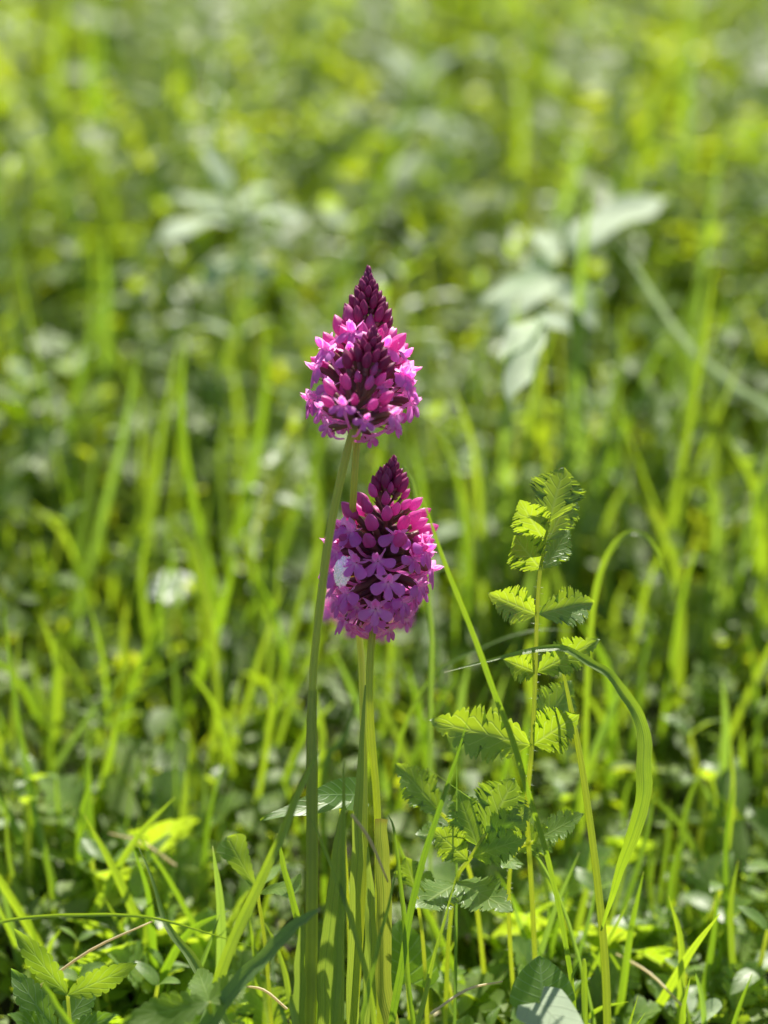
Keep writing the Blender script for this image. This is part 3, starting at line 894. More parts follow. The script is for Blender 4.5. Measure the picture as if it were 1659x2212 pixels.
Y0 = .625
UPC = (0, -1, .4)
ferny('tall bright green ferny leaf on a bristly upright stalk right of the orchids',
      [(1165, 2300, .64), (1150, 1950, .635), (1138, 1760, .63), (1142, 1690, .628), (1150, 1600, Y0), (1157, 1450, Y0), (1160, 1330, Y0), (1168, 1220, Y0), (1180, 1150, Y0), (1188, 1110, Y0)],
      [((1186, 1128), (1218, 1008), Y0, Y0 + .004, 108, (-.25, -1, .25), {}),
       ((1178, 1172), (1122, 1082), Y0, Y0 - .003, 78, (-.4, -1, .4), {}),
       ((1182, 1170), (1246, 1045), Y0 + .002, Y0 + .014, 80, (.6, -.8, .3), {}),
       ((1170, 1232), (1112, 1160), Y0, Y0 - .008, 84, (-.3, -.9, .6), {}),
       ((1172, 1230), (1232, 1140), Y0 + .002, Y0 + .012, 62, (.5, -.6, .8), {}),
       ((1160, 1328), (1058, 1283), Y0, Y0 - .008, 74, (.1, -1, .35), dict(cup=.35)),
       ((1162, 1328), (1288, 1298), Y0, Y0 + .012, 78, (-.1, -1, .5), dict(cup=.35)),
       ((1157, 1452), (1092, 1426), Y0, Y0 - .012, 60, UPC, dict(cup=.35)),
       ((1159, 1452), (1294, 1382), Y0, Y0 - .006, 70, (-.3, -1, .4), dict(cup=.3)),
       ((1148, 1610), (918, 1556), Y0, Y0 - .014, 104, (.1, -1, .5), dict(cup=.3, droop=-.08)),
       ((1150, 1610), (1245, 1545), Y0, Y0 - .014, 92, (-.4, -1, .4), dict(cup=.2)),
       ((1152, 1600), (1240, 1470), Y0 + .004, Y0 + .016, 104, (.3, -1, .3), {})], hairs=150)
ferny('dark shaded ferny leaf facing out low between the blades right of the orchids',
      [(960, 2300, .64), (968, 2050, .635), (985, 1905, .63), (1015, 1855, .628), (1050, 1800, .626)],
      [((1048, 1802), (1112, 1682), .626, .628, 116, (-.2, -1, .3), {}),
       ((1035, 1825), (1150, 1748), .627, .622, 74, (-.2, -1, .5), {}),
       ((1032, 1828), (988, 1705), .627, .632, 82, (.2, -1, .2), {}),
       ((1020, 1850), (1135, 1808), .627, .618, 76, (0, -.8, .8), {}),
       ((1012, 1860), (935, 1790), .627, .62, 70, (.1, -.9, .6), {}),
       ((985, 1905), (1100, 1960), .629, .60, 84, (0, -.8, .8), {}),
       ((985, 1910), (905, 1955), .629, .605, 80, (0, -.8, .9), {})], hairs=40)
ferny('bright ferny leaf tip pointing left behind the upright blade',
      [(1060, 2280, .65), (1030, 1960, .645), (985, 1800, .64), (940, 1745, .638)],
      [((955, 1760), (858, 1648), .638, .636, 84, (.5, -.8, .5), {}), ((975, 1790), (925, 1690), .64, .645, 60, (.3, -1, .3), {}),
       ((990, 1805), (900, 1800), .64, .63, 60, (0, -.6, 1), {})], hairs=20)
ferny('bristly ferny leaf reaching right under the tall ferny leaf',
      [(1120, 2280, .645), (1100, 2000, .64), (1108, 1850, .635), (1160, 1815, .63)],
      [((1150, 1822), (1258, 1755), .63, .622, 72, (-.2, -.5, 1), {}), ((1120, 1840), (1205, 1790), .634, .64, 70, (-.2, -1, .4), {}),
       ((1112, 1850), (1090, 1870), .636, .62, 60, (0, -.7, .8), {})], hairs=60)
ferny('small pale lobed ferny leaf beside the dark ferny leaf',
      [(925, 2280, .635), (915, 2050, .63), (898, 1920, .625)],
      [((898, 1922), (876, 1852), .625, .627, 62, (-.3, -.6, .9), {}), ((902, 1930), (930, 1880), .626, .63, 50, (.2, -.6, .9), {})], hairs=0)
ferny('long soft ferny leaf leaning right above the heart-shaped leaf',
      [(1030, 2280, .68), (1050, 2130, .68), (1100, 2050, .678), (1190, 1925, .67)],
      [((1180, 1935), (1205, 1890), .67, .67, 50, UPC, {}), ((1140, 1990), (1180, 1910), .674, .676, 60, (-.6, -1, .4), {}), ((1130, 2005), (1200, 1985), .674, .665, 60, (-.2, -.7, .8), {}),
       ((1100, 2050), (1090, 1970), .677, .68, 56, (0, -1, .4), {}), ((1090, 2065), (1160, 2055), .677, .665, 60, (0, -.7, .8), {})], hairs=0)


def leafy(name, label, items, mat, cat='leaf', pets=()):
    base = P(*items[0][0], items[0][2])
    t = thing(name, base, label, cat)
    for pp in pets: stalk(t, base, pp, .0009, .0006)
    for i, (a, b, Ya, Yb, wpx, hint, env, kw) in enumerate(items):
        d = dict(n=22, na=3, cup=.12, droop=.08, seed=i * 2.1); d.update(kw)
        place_leaf(t, base, a, b, Ya, Yb, wpx, Vector(hint), mat, 'leaf', env, **d)
    return t


leafy('heart_shaped_leaf', 'dark heart-shaped leaf with pale veins upright beside the stub blade', [((1172, 2165), (1165, 2062), .592, .60, 140, (-.1, -1, .45), 'heart', dict(back=.22, cup=.1))], DARKLEAF, pets=([(1185, 2300, .60), (1182, 2230, .597), (1172, 2165, .592)],))
leafy('folded_leaf', 'pale matte rounded leaf drooping below the dark heart-shaped leaf', [((1165, 2165), (1270, 2260), .585, .565, 118, (-.1, -.3, 1), 'heart', dict(back=.2, droop=.25, cup=-.1, wav=.03))], SILVER, pets=([(1160, 2300, .60), (1160, 2230, .593), (1165, 2165, .585)],))
leafy('bindweed_leaf', 'dark green arrow-shaped leaf curling behind the orchid stems', [((772, 1718), (672, 1715), .632, .622, 84, (0, -.75, .8), 'heart', dict(back=.2, cup=.15))], DARKLEAF, pets=([(800, 2280, .64), (790, 1900, .638), (772, 1718, .632)],))
leafy('pointed_leaf', 'yellow-lit pointed leaf sticking out left behind the front orchid stem', [((735, 1728), (562, 1762), .628, .62, 62, (.05, -.35, 1), 'heart', dict(back=.12, cup=.2))], CARROT, pets=([(760, 2280, .64), (752, 1950, .638), (735, 1728, .628)],))
leafy('fan_shaped_leaf', 'bright fan-shaped toothed leaf left of the broad slanting blade', [((556, 1928), (492, 1808), .63, .632, 84, (.3, -1, .3), 'wedge', dict(teeth=9, depth=.16, n=54, sweep=.4)), ((556, 1928), (600, 1850), .63, .65, 70, (-.2, -1, .4), 'wedge', dict(teeth=9, depth=.16, n=54, sweep=.4)), ((556, 1930), (640, 1905), .63, .61, 70, (0, -.6, .9), 'wedge', dict(teeth=9, depth=.16, n=54, sweep=.4))], CARROT, pets=([(590, 2280, .64), (575, 2060, .635), (556, 1928, .63)],))
SER = dict(teeth=8, depth=.32, n=64, na=3, sweep=.5)
leafy('serrated_leaf', 'serrated leaf lying low with shadow bars under the crossing blades', [((452, 2165), (262, 2205), .575, .565, 74, (.05, -.9, .8), 'ovate', SER), ((452, 2165), (420, 2080), .575, .60, 60, (0, -.8, .6), 'ovate', SER), ((452, 2165), (540, 2110), .575, .585, 66, (0, -.8, .6), 'ovate', SER)], HERB, pets=([(470, 2300, .59), (460, 2220, .58), (452, 2165, .575)],))
leafy('serrated_leaf', 'bright V-shaped pair of serrated leaves over dark foliage at lower left', [((146, 2150), (28, 2008), .60, .60, 58, (.2, -1, .15), 'ovate', SER), ((146, 2150), (295, 2085), .60, .60, 60, (-.1, -1, .2), 'ovate', SER)], HERB, pets=([(160, 2300, .60), (152, 2220, .60), (146, 2150, .60)],))
leafy('serrated_leaf', 'dark broad toothed leaves crowding beneath the V-shaped bright pair', [((120, 2230), (20, 2090), .605, .615, 70, (.2, -1, .4), 'ovate', SER), ((130, 2230), (210, 2110), .605, .615, 66, (-.2, -1, .4), 'ovate', SER), ((120, 2240), (30, 2190), .605, .585, 60, (0, -.7, .8), 'ovate', SER), ((140, 2240), (240, 2190), .605, .585, 60, (0, -.7, .8), 'ovate', SER)], DARKLEAF, pets=([(128, 2310, .61), (126, 2270, .607), (124, 2225, .605)],))
leafy('round_leaf', 'large round dark leaf with white veins low behind the orchid leaves', [((880, 2120), (862, 1985), .632, .64, 150, (-.1, -1, .4), 'heart', dict(back=.2))], DARKLEAF, pets=([(880, 2300, .64), (884, 2200, .635), (880, 2120, .632)],))
leafy('pale_leaf_cluster', 'cluster of pale soft leaves on the turf right of the arching grass', [((1425, 2090), (1400, 1985), .662, .668, 90, (.1, -.6, .9), 'ovate', {}), ((1420, 2095), (1345, 2080), .662, .655, 80, (0, -.5, 1), 'ovate', {}), ((1430, 2100), (1500, 2040), .662, .662, 80, (0, -.5, 1), 'ovate', {}), ((1425, 2105), (1440, 2150), .662, .645, 84, (0, -.5, 1), 'ovate', {}), ((1425, 2080), (1465, 1980), .662, .675, 70, (-.3, -.8, .8), 'ovate', {})], SILVER, 'herb', pets=([(1425, 2230, .662), (1425, 2150, .662), (1425, 2090, .662)],))
leafy('pale_leaf_cluster', 'trio of rounded pale leaves at the right edge of the turf', [((1592, 2100), (1610, 2005), .662, .668, 80, (-.2, -.8, .8), 'obov', {}), ((1590, 2105), (1530, 2040), .662, .662, 70, (.3, -.6, .9), 'obov', {}), ((1592, 2105), (1655, 2090), .662, .655, 70, (0, -.5, 1), 'obov', {})], SILVER, 'herb', pets=([(1592, 2240, .662), (1590, 2160, .662), (1592, 2100, .662)],))
leafy('pale_leaf_cluster', 'low pale blunt leaves at the foot of the bowed blade', [((1490, 2205), (1470, 2140), .645, .648, 66, (.1, -.7, .9), 'obov', {}), ((1490, 2205), (1550, 2170), .645, .640, 60, (-.1, -.6, .9), 'obov', {})], SILVER, 'herb', pets=([(1490, 2280, .645), (1490, 2240, .645), (1490, 2205, .645)],))

# silvery plants far behind
SV = dict(n=16, na=3, cup=.15, droop=.15)
SVT = dict(n=30, na=3, cup=.2, droop=.2, teeth=9, depth=.14, wav=.035)
leafy('silvery_herb', 'silvery whorled plant with long downy leaves blurred above the orchids at left', [
    ((505, 468), (368, 396), 1.10, 1.12, 130, (.1, -.15, 1), 'ellip', SVT), ((505, 475), (352, 478), 1.10, 1.06, 140, (0, -.2, 1), 'ellip', SVT),
    ((510, 470), (645, 442), 1.10, 1.09, 130, (0, -.15, 1), 'ellip', SVT), ((510, 455), (590, 372), 1.10, 1.14, 110, (-.2, -.1, 1), 'ellip', SVT),
    ((505, 440), (440, 275), 1.10, 1.13, 80, (.3, -.8, .5), 'lance', SVT), ((508, 560), (445, 595), 1.10, 1.06, 110, (0, -.2, 1), 'ellip', SVT), ((508, 565), (575, 575), 1.10, 1.06, 110, (0, -.2, 1), 'ellip', SVT)],
    SILVER, 'herb', pets=([(508, 830, 1.12), (508, 660, 1.11), (506, 470, 1.10), (500, 400, 1.10)],))
leafy('silvery_herb', 'large silvery downy leaves blurred behind the ferny leaf on the right', [
    ((1230, 545), (1440, 372), .98, 1.03, 190, (-.4, -.6, 1), 'ovate', SVT), ((1190, 590), (1075, 670), .98, .93, 150, (.2, -.3, 1), 'ovate', SVT),
    ((1165, 690), (1112, 800), .87, .80, 90, (.1, -.1, 1), 'obov', SVT), ((1165, 685), (1140, 780), .87, .81, 60, (-.1, -.1, 1), 'ovate', SVT), ((1200, 600), (1285, 680), .98, .94, 130, (-.1, -.3, 1), 'ovate', SVT), ((1195, 570), (1165, 465), .98, 1.02, 100, (.2, -.3, 1), 'ovate', SVT), ((1180, 610), (1040, 625), .98, .95, 120, (0, -.25, 1), 'ovate', SVT), ((1195, 590), (1130, 545), .98, 1.0, 110, (0, -.3, 1), 'ovate', SVT), ((1165, 690), (1085, 735), .87, .82, 80, (.1, -.1, 1), 'ovate', SVT), ((1165, 680), (1230, 700), .87, .85, 90, (0, -.3, 1), 'ovate', SVT)],
    SILVER, 'herb', pets=([(1215, 960, 1.0), (1210, 780, .99), (1200, 590, .98), (1232, 545, .98)], [(1190, 1180, .88), (1180, 900, .88), (1165, 680, .87)]))
leafy('silvery_herb', 'grey-white leafy sprig blurred at the top centre of the meadow', [
    ((900, 180), (830, 90), 1.45, 1.46, 200, (.2, -.1, 1), 'ellip', SV), ((905, 180), (990, 100), 1.45, 1.45, 190, (-.2, -.1, 1), 'ellip', SV), ((905, 250), (830, 290), 1.45, 1.41, 200, (0, -.12, 1), 'ellip', SV),
    ((910, 250), (1000, 300), 1.45, 1.41, 200, (0, -.12, 1), 'ellip', SV), ((905, 320), (950, 400), 1.45, 1.40, 190, (0, -.12, 1), 'ellip', SV), ((900, 330), (850, 400), 1.45, 1.40, 110, (0, -.12, 1), 'ellip', SV)],
    SILVER, 'herb', pets=([(905, 560, 1.46), (905, 350, 1.45), (903, 180, 1.45)],))
leafy('silvery_herb', 'low silvery toothed leaves half hidden behind the left grass clump', [
    ((300, 1700), (240, 1590), .80, .81, 90, (.2, -.1, 1), 'ovate', SER), ((310, 1705), (360, 1610), .80, .81, 80, (-.2, -.1, 1), 'ovate', SER), ((305, 1720), (380, 1740), .80, .77, 90, (0, -.12, 1), 'ovate', SER), ((300, 1720), (225, 1700), .80, .78, 90, (0, -.12, 1), 'ovate', SER), ((500, 1690), (560, 1740), .80, .76, 50, (0, -.12, 1), 'lance', SV)],
    SILVER, 'herb', pets=([(305, 1850, .805), (304, 1780, .80), (303, 1705, .80)], [(470, 1850, .80), (485, 1760, .80), (500, 1690, .80)]))

# white flower behind
wf = thing('white_flower', P(395, 1640, .88), 'small white flower head blurred left of the orchids', 'flower')
b0 = wf.location.copy()
stalk(wf, b0, [(395, 1640, .88), (390, 1420, .88), (372, 1285, .88)], .0011, .0008, 'stem')
hub = P(372, 1272, .88)
for k in range(9):
    a = 2 * math.pi * k / 9
    d = Vector((math.cos(a), -.3 + .9 * math.sin(a), .35 * math.sin(a) + .15))
    link('petal', Geo().add(*leaf(.0125 if k % 2 else .011, .0105, 'obov', n=6, na=2, cup=.3, droop=.2, seed=k)).mesh('petal', WHITEP), wf, mat=frame(hub - b0, d, (0, -.3, 1)))


# ================================================================ the orchids
def bud_mesh(name, mat, L, D, stalkL, seed):
    """flower bud on its ovary: X runs outward along the stalk"""
    r = random.Random(seed); g = Geo()
    tube(g, [Vector((0, 0, 0)), Vector((stalkL * .5, 0, -.0006)), Vector((stalkL, 0, 0)), Vector((stalkL + L * .12, 0, .0001))], [.0007, .00095, .0009, .0006], 6, 6, mat=1, cap=False)
    # pointed bract under the ovary
    V, F, U = leaf(stalkL * 1.05, .0022, 'lance', n=5, na=1, cup=.5, droop=.1)
    g.add(V, F, U, 1, Matrix.Translation((0, 0, -.0012)))
    n, ns = 9, 9
    V, F, U = [], [], []
    for i in range(n + 1):
        t = i / n
        rad = D / 2 * (math.sin(math.pi * min(1, t ** .85)) ** .72) if 0 < t < 1 else 0.0001
        for j in range(ns):
            th = 2 * math.pi * j / ns
            k = 1 + .09 * math.cos(3 * th + .4)
            V.append((stalkL + L * t, rad * k * math.cos(th) * .95, rad * k * math.sin(th) + L * .10 * t * t)); U.append((j / ns, t))
    for i in range(n):
        for j in range(ns):
            a = i * ns + j; b = i * ns + (j + 1) % ns
            F.append((a, b, b + ns, a + ns))
    g.add(V, F, U, 0)
    return g.mesh(name, [mat, OVARY])


def petal_part(g, o, d, nh, L, W, cup, droop, env='ovate', seed=0):
    V, F, U = leaf(L, W, env, n=7, na=2, cup=cup, droop=droop, wav=.03, seed=seed)
    g.add(V, F, U, 0, frame(Vector(o), Vector(d), Vector(nh)))


def floret_mesh(seed, tilt):
    r = random.Random(seed); g = Geo(); m = .001; S = 12.0 * m
    J = lambda s=.15: r.uniform(-s, s)
    tube(g, [Vector((0, 0, 0)), Vector((S * .4, 0, -.6 * m)), Vector((S * .8, 0, 0)), Vector((S, 0, -.2 * m))], [.7 * m, .95 * m, 1.0 * m, .8 * m], 7, 6, mat=1, cap=False)
    V, F, U = leaf(S * .95, 2.2 * m, 'lance', n=5, na=1, cup=.5, droop=.12)
    g.add(V, F, U, 1, Matrix.Translation((0, 0, -1.2 * m)))
    c = Vector((S, 0, 0))
    Rm = Matrix.Rotation(tilt, 3, 'Y')
    q = lambda x, y, z: Rm @ Vector((x, y, z))
    # hood: dorsal sepal and two petals leaning together
    petal_part(g, c, q(.75 + J(), 0, .8), q(-.7, 0, .7), 3.8 * m, 2.4 * m, -.5, .35, seed=seed)
    for s in (-1, 1):
        petal_part(g, c, q(.85, s * (.42 + J(.1)), .6), q(-.5, s * .7, .6), 3.5 * m, 2.2 * m, -.4, .3, seed=seed + s)
        petal_part(g, c, q(.4 + J(), s * .8, .7 + J(.2)), q(.6, 0, .9), 4.0 * m, 2.1 * m, -.25, .2, seed=seed + 2 * s)
    # spur, thin, running back and down
    tube(g, [c + Vector((.3 * m, 0, -.6 * m)), c + q(-2 * m, .2 * m, -2.6 * m), c + q(-6 * m, .4 * m, -4.4 * m), c + q(-9.5 * m, 0, -4.0 * m)], [.65 * m, .5 * m, .42 * m, .3 * m], 8, 5)
    fm = g.mesh('floret', [PETAL, OVARY])
    # lip: three rounded lobes from the throat
    g = Geo(); V, U, F = [], [], []
    nA, nR = 30, 4
    W0 = 8.0 * m * r.uniform(.92, 1.08)
    for a in range(nA + 1):
        th = (a / nA * 2 - 1) * R(104)
        lob = 0
        for cth, ln, wd in ((0, .88, 29), (-60, .98, 33), (60, .98, 33)):
            x = (math.degrees(th) - cth) / wd
            lob = max(lob, ln * max(0, 1 - abs(x) ** 2.6) ** .5 if abs(x) < 1 else 0)
        rr = max(lob, .34) * W0 * .62
        for k in range(nR + 1):
            f = k / nR; rad = rr * f if k else .0002
            y = math.sin(th) * rad; dn = math.cos(th) * rad
            fwd = .25 * dn + .9 * m * math.sin(f * 2.4) - 1.6 * m * f * f * abs(math.sin(th)) * .6
            V.append(c + q(.6 * m + fwd, y, -dn - .3 * m)); U.append((.5 + .5 * a / nA, f))
    for a in range(nA):
        for k in range(nR):
            i = a * (nR + 1) + k
            F.append((i, i + 1, i + nR + 2, i + nR + 1))
    g.add(V, F, U)
    return fm, g.mesh('lip', LIP)


BUDS = [bud_mesh('flower_bud', BUD, .0066 + .0004 * k, .0037 + .0001 * k, .0100, k) for k in range(3)]
YBUDS = [bud_mesh('young_bud', APEX, .0058, .0031, .0022, 7 + k) for k in range(2)]
FLOR = {k: [floret_mesh(20 + 3 * k + j, R(10 * k)) for j in range(2)] for k in range(-5, 5)}


def orchid(label, axis, s0, stem_r, sets, Rfun, efun, seed, sheath=None):
    """axis: points from root to spike tip; s0: index of the spike's foot; sets: (kind, count, from, to) along the spike"""
    r = random.Random(seed)
    z0 = gz(0, axis[0].y) - .006
    if axis[0].z > z0 + .003: axis = [Vector((axis[0].x, axis[0].y - .002, z0))] + axis; s0 += 1
    base = axis[0].copy()
    t = thing('orchid', base, label, 'orchid')
    A = [q - base for q in axis]
    low = A[:s0 + 1]
    g = Geo(); tube(g, low, [stem_r * k for k in ([1.15] + [1.0] * (len(low) - 2) + [.85])], 40, 12, rib=.04)
    link('stem', g.mesh('stem', STEM), t)
    g = Geo(); tube(g, [A[s0] - (A[s0] - A[s0 - 1]).normalized() * .002] + A[s0:-1] + [A[s0] + (A[-1] - A[s0]) * .95], [stem_r * .8, stem_r * .72, stem_r * .5, stem_r * .2], 14, 8)
    link('spike_axis', g.mesh('spike_axis', OVARY), t)
    spike = crom(A[s0:], 60)
    i = 0; Ls = (A[-1] - A[s0]).length
    for kind, num, sa, sb in sets:
        for q in range(num):
            s = sa + (sb - sa) * (q + .5) / num
            i += 1
            Rt = Rfun(s); eb = efun(s)
            sb_ = s - (Rt * math.tan(R(eb)) / Ls if kind != 'young' and eb > 0 else 0)
            k = max(0, min(59, int(sb_ * 59))); c = spike[k]
            if sb_ < 0: c = c + (A[s0] - A[s0 - 1]).normalized() * max(sb_, -.16) * Ls
            up = (spike[min(60, k + 2)] - spike[max(0, k - 2)]).normalized()
            th = i * R(137.508) + r.uniform(-.15, .15)
            rad = Vector((math.cos(th), math.sin(th), 0)); rad = (rad - up * rad.dot(up)).normalized()
            e = R(efun(s) + r.uniform(-1, 1) * (14 if kind == 'open' else 7)); Rt *= r.uniform(.86, 1.12)
            d = rad * math.cos(e) + up * math.sin(e)
            if kind == 'open':
                sc = max(.72, min(1.4, Rt / .0150 / max(.55, math.cos(e)) * r.uniform(.92, 1.05)))
                fm, lm = r.choice(FLOR[max(-5, min(4, round((math.degrees(e) - r.uniform(-8, 10)) / 10)))])
                o = link('floret', fm, t, mat=frame(c, d, up, sc) @ Matrix.Rotation(r.uniform(-.55, .55), 4, 'X'))
                link('lip', lm, o)
            elif kind == 'bud':
                sc = max(.55, min(1.25, Rt / .0166 / max(.45, math.cos(e)) * r.uniform(.93, 1.05)))
                link('flower_bud', r.choice(BUDS), t, mat=frame(c, d, up, sc))
            else:
                f = (s - sa) / (sb - sa); Rt = min(Rt, (34 - 31 * f) / PXM if sa > .6 else (52 - 49 * f) / PXM); e = R(max(eb, 70))
                sc = 1.15 - .62 * f
                # young buds overlap like scales on a cone
                link('young_bud', r.choice(YBUDS), t, mat=frame(c + rad * max(0, Rt - .0022 * sc), rad * math.cos(e) + up * math.sin(e), rad, sc))
    if sheath: sheath(t, base)
    return t


def ramp(*tab):
    def f(s):
        for (a, ra), (b, rb) in zip(tab, tab[1:]):
            if s <= b: return ra + (rb - ra) * (s - a) / (b - a)
        return tab[-1][1]
    return f


def lerpR(tab):
    def f(s):
        for (a, ra), (b, rb) in zip(tab, tab[1:]):
            if s <= b: return (ra + (rb - ra) * (s - a) / (b - a)) / PXM
        return tab[-1][1] / PXM
    return f


def blade_part(t, base, pts, Yb, Yt, width, name, mat, hint=CAMH, fold=.4, prof=(.9, 1, 1, 1, .9, .75, .45, .04), n=24):
    m = len(pts) - 1
    W = foot([P(u, v, Yb + (Yt - Yb) * i / m) for i, (u, v) in enumerate(pts)], base)
    g = Geo(); ribbon(g, W, [width * .62 / PXM * k for k in prof], hint, fold, n, 6, wav=.02, seed=width)
    return link(name, g.mesh(name, mat), t)


def sheathA(t, base):
    W = [P(u, v, y) - base for u, v, y in ((667, 2330, .600), (672, 2100, .600), (674, 1900, .600), (674, 1700, .6005), (673, 1560, .602), (676, 1490, .602))]
    g = Geo(); tube(g, W, [px(14), px(13.5), px(13), px(12.5), px(11), px(9.4)], 30, 14, cap=False)
    link('leaf_sheath', g.mesh('leaf_sheath', SHEATH), t)


orchid('orchid with a thick leaning stem, its small spike overlapping the tallest spike in front',
       [P(667, 2310, .600), P(672, 2000, .600), P(672, 1750, .600), P(674, 1500, .602), P(692, 1300, .605), P(716, 1130, .609), P(744, 1000, .612), P(766, 915, .614), P(786, 820, .618), P(806, 722, .622)],
       7, px(9), (('open', 8, 0, .14), ('bud', 24, .14, .68), ('young', 38, .48, 1)), lerpR(((0, 92), (.2, 94), (.4, 72), (.55, 46), (.75, 26), (.88, 15), (1, 3))), ramp((0, -8), (.15, 12), (.5, 46), (.66, 60), (1, 84)), 3, sheath=sheathA)


def leavesB(t, base):
    for pts, y0, y1, wd, mt in (([(690, 2300), (712, 2050), (728, 1850), (738, 1750)], .60, .603, 56, ORCHLEAF), ([(650, 2300), (648, 2100), (655, 1960)], .594, .594, 46, ORCHLEAF),
                                ([(765, 2300), (768, 2050), (772, 1850), (776, 1700), (790, 1480)], .612, .616, 46, ORCHLEAF)):
        blade_part(t, base, pts, y0, y1, wd, 'leaf', mt, hint=Vector((random.uniform(-.4, .4), -1, .2)), prof=(.9, 1, 1, 1, .9, .75, .5, .12))


orchid('tallest orchid, its tapering spike of dark tip buds above open pink florets',
       [P(760, 2310, .615), P(785, 1900, .618), P(786, 1650, .628), P(780, 1420, .642), P(766, 1290, .646), P(758, 1190, .638), P(764, 1060, .626), P(773, 925, .63), P(780, 872, .634), P(790, 730, .645), P(795, 590, .655)],
       8, px(8), (('open', 28, 0, .46), ('bud', 32, .36, .72), ('young', 58, .52, 1)), lerpR(((0, 104), (.12, 134), (.3, 132), (.45, 104), (.54, 80), (.64, 60), (.72, 44), (.85, 25), (1, 3))), ramp((0, -6), (.2, 14), (.45, 34), (.62, 56), (.75, 74), (1, 86)), 5, sheath=leavesB)


def leavesD(t, base):
    for pts, y0, y1, wd, mt in (([(790, 2300), (800, 2100), (800, 1950), (795, 1830)], .606, .608, 46, ORCHLEAF), ([(845, 2300), (832, 2100), (826, 1900), (822, 1768)], .612, .618, 56, ORCHBROWN),
                                ([(900, 2300), (880, 2120), (868, 1950), (852, 1800), (838, 1760)], .604, .606, 18, GRASS), ([(735, 2300), (738, 2000), (742, 1800), (742, 1640)], .597, .597, 24, ORCHLEAF)):
        blade_part(t, base, pts, y0, y1, wd, 'leaf', mt, hint=Vector((random.uniform(-.4, .4), -1, .2)),
                   prof=(.9, 1, 1, 1, 1, .95, .85, .75) if mt is ORCHBROWN else (.9, 1, 1, 1, .9, .75, .5, .1))


orchid('shorter orchid with a full rounded spike of purple florets below the two tall spikes',
       [P(822, 2310, .628), P(818, 1950, .63), P(815, 1750, .63), P(800, 1550, .63), P(800, 1420, .63), P(815, 1292, .631), P(832, 1140, .636), P(849, 1000, .64)],
       5, px(8.5), (('open', 48, 0, .45), ('bud', 44, .37, .84), ('young', 34, .72, 1)), lerpR(((0, 62), (.12, 104), (.26, 136), (.42, 134), (.6, 106), (.78, 66), (.84, 26), (.92, 16), (1, 2))), ramp((0, -50), (.12, -28), (.35, 4), (.6, 22), (.8, 44), (.9, 78), (1, 86)), 9, sheath=leavesD)
orchid('orchid with a blurred pink spike hidden behind the shorter rounded spike',
       [P(800, 1900, .74), P(795, 1600, .74), P(800, 1310, .74), P(812, 1215, .742), P(825, 1090, .745)],
       2, px(10), (('open', 34, 0, .6), ('bud', 16, .5, .8), ('young', 14, .75, 1)), lerpR(((0, 140), (.3, 142), (.6, 100), (.8, 40), (1, 4))), ramp((0, -25), (.5, 20), (1, 84)), 13)


# froth of a spittlebug
def froth():
    c = P(741, 1234, .6215)
    rr = random.Random(2); g = Geo()
    import bmesh
    bm = bmesh.new(); bmesh.ops.create_icosphere(bm, subdivisions=5, radius=1)
    seeds = []
    for k in range(110):
        z = 1 - 2 * (k + .5) / 110; a = k * 2.39996
        seeds.append(Vector((math.sqrt(1 - z * z) * math.cos(a), math.sqrt(1 - z * z) * math.sin(a), z)))
    for v in bm.verts:
        d = v.co.normalized()
        m = max(d.dot(s) for s in seeds)
        ang = math.acos(min(1, m)) / .19
        bump = .20 * math.sqrt(max(0, 1 - min(1, ang) ** 2))
        lump = 1 + .22 * noise.noise(d * 1.9)
        v.co = Vector((d.x * .0025, d.y * .0027, d.z * .0047)) * (lump + bump)
    me = bpy.data.meshes.new('froth'); bm.to_mesh(me); bm.free()
    me.polygons.foreach_set('use_smooth', np.ones(len(me.polygons), dtype=bool)); me.materials.append(FROTH)
    o = link('froth', me, None, c); o.rotation_euler = (0, R(8), 0)
    tag(o, 'white blob of insect froth clinging to the stem beside the rounded spike', 'froth')


froth()


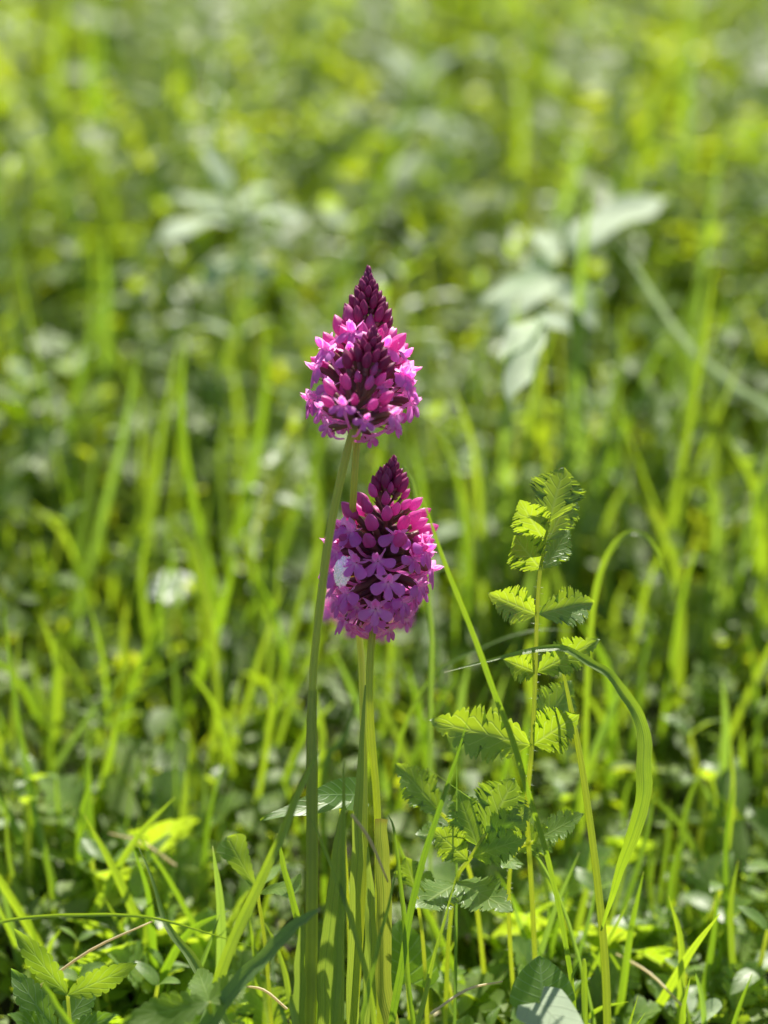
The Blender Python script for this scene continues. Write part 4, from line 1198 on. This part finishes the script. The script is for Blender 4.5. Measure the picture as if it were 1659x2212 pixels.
# ================================================================ labels of the look-alikes: how each stands and what it stands by
ANCH = {}
for nm, key, txt in (('silvery_herb', 'whorled', 'near the silvery whorled plant'), ('silvery_herb', 'large silvery', 'near the large silvery leaves'), ('silvery_herb', 'low silvery', 'near the low silvery toothed leaves'),
                     ('silvery_herb', 'grey-white', 'near the grey-white leafy sprig'), ('white_flower', 'white flower', 'near the small white flower'), ('ferny_leaf', 'tall bright', 'near the tall ferny leaf'),
                     ('orchid', 'tallest', 'near the orchid stems'), ('pale_leaf_cluster', 'cluster of', 'near the pale leaf cluster'), ('serrated_leaf', 'V-shaped', 'near the V-shaped serrated leaves'), ('arching_grass', 'arching', 'near the arching grass')):
    for o in COL.objects:
        if o.name.split('.')[0] == nm and key in o.get('label', ''):
            ANCH[txt] = (o.location.x, o.location.y); break
BASE = {'tall grass blades behind the orchids': 'tall blurred', 'slender blades in the turf': 'slender short',
        'paired-leaf herbs in the meadow': 'leafy green herb with paired oval leaves', 'pale downy herbs in the meadow': 'pale grey-green herb with downy oval leaves',
        'toothed-leaf herbs in the meadow': 'low green herb with spreading toothed leaves', 'round-leaved herbs in the meadow': 'low herb with smooth rounded leaves',
        'narrow-leaved herbs in the meadow': 'yellow-green herb with narrow paired leaves', 'ferny tufts in the turf': 'low ferny leaf tuft',
        'toothed sprigs in the turf': 'low sprig of bright toothed leaves', 'leafy sprigs in the turf': 'short leafy sprig with paired pointed leaves'}
for o in COL.objects:
    gname = o.get('group')
    if gname not in BASE or o.parent: continue
    x, y = o.location.x, o.location.y
    txt, d = min(((t, math.hypot(x - a[0], y - a[1])) for t, a in ANCH.items()), key=lambda q: q[1])
    where = txt if d < .6 else 'far up the slope beyond the silvery plants'
    if 'blade' in o.name:
        tilt = max(abs(o.rotation_euler.x), abs(o.rotation_euler.y))
        look = ('slanting' if tilt > .25 else 'upright') + ' ' + ('grey-green' if o.data.materials[0] == GRASSD else 'green')
        o['label'] = BASE[gname] + ' ' + look + ' grass blade ' + where
    else:
        o['label'] = BASE[gname] + ' ' + where
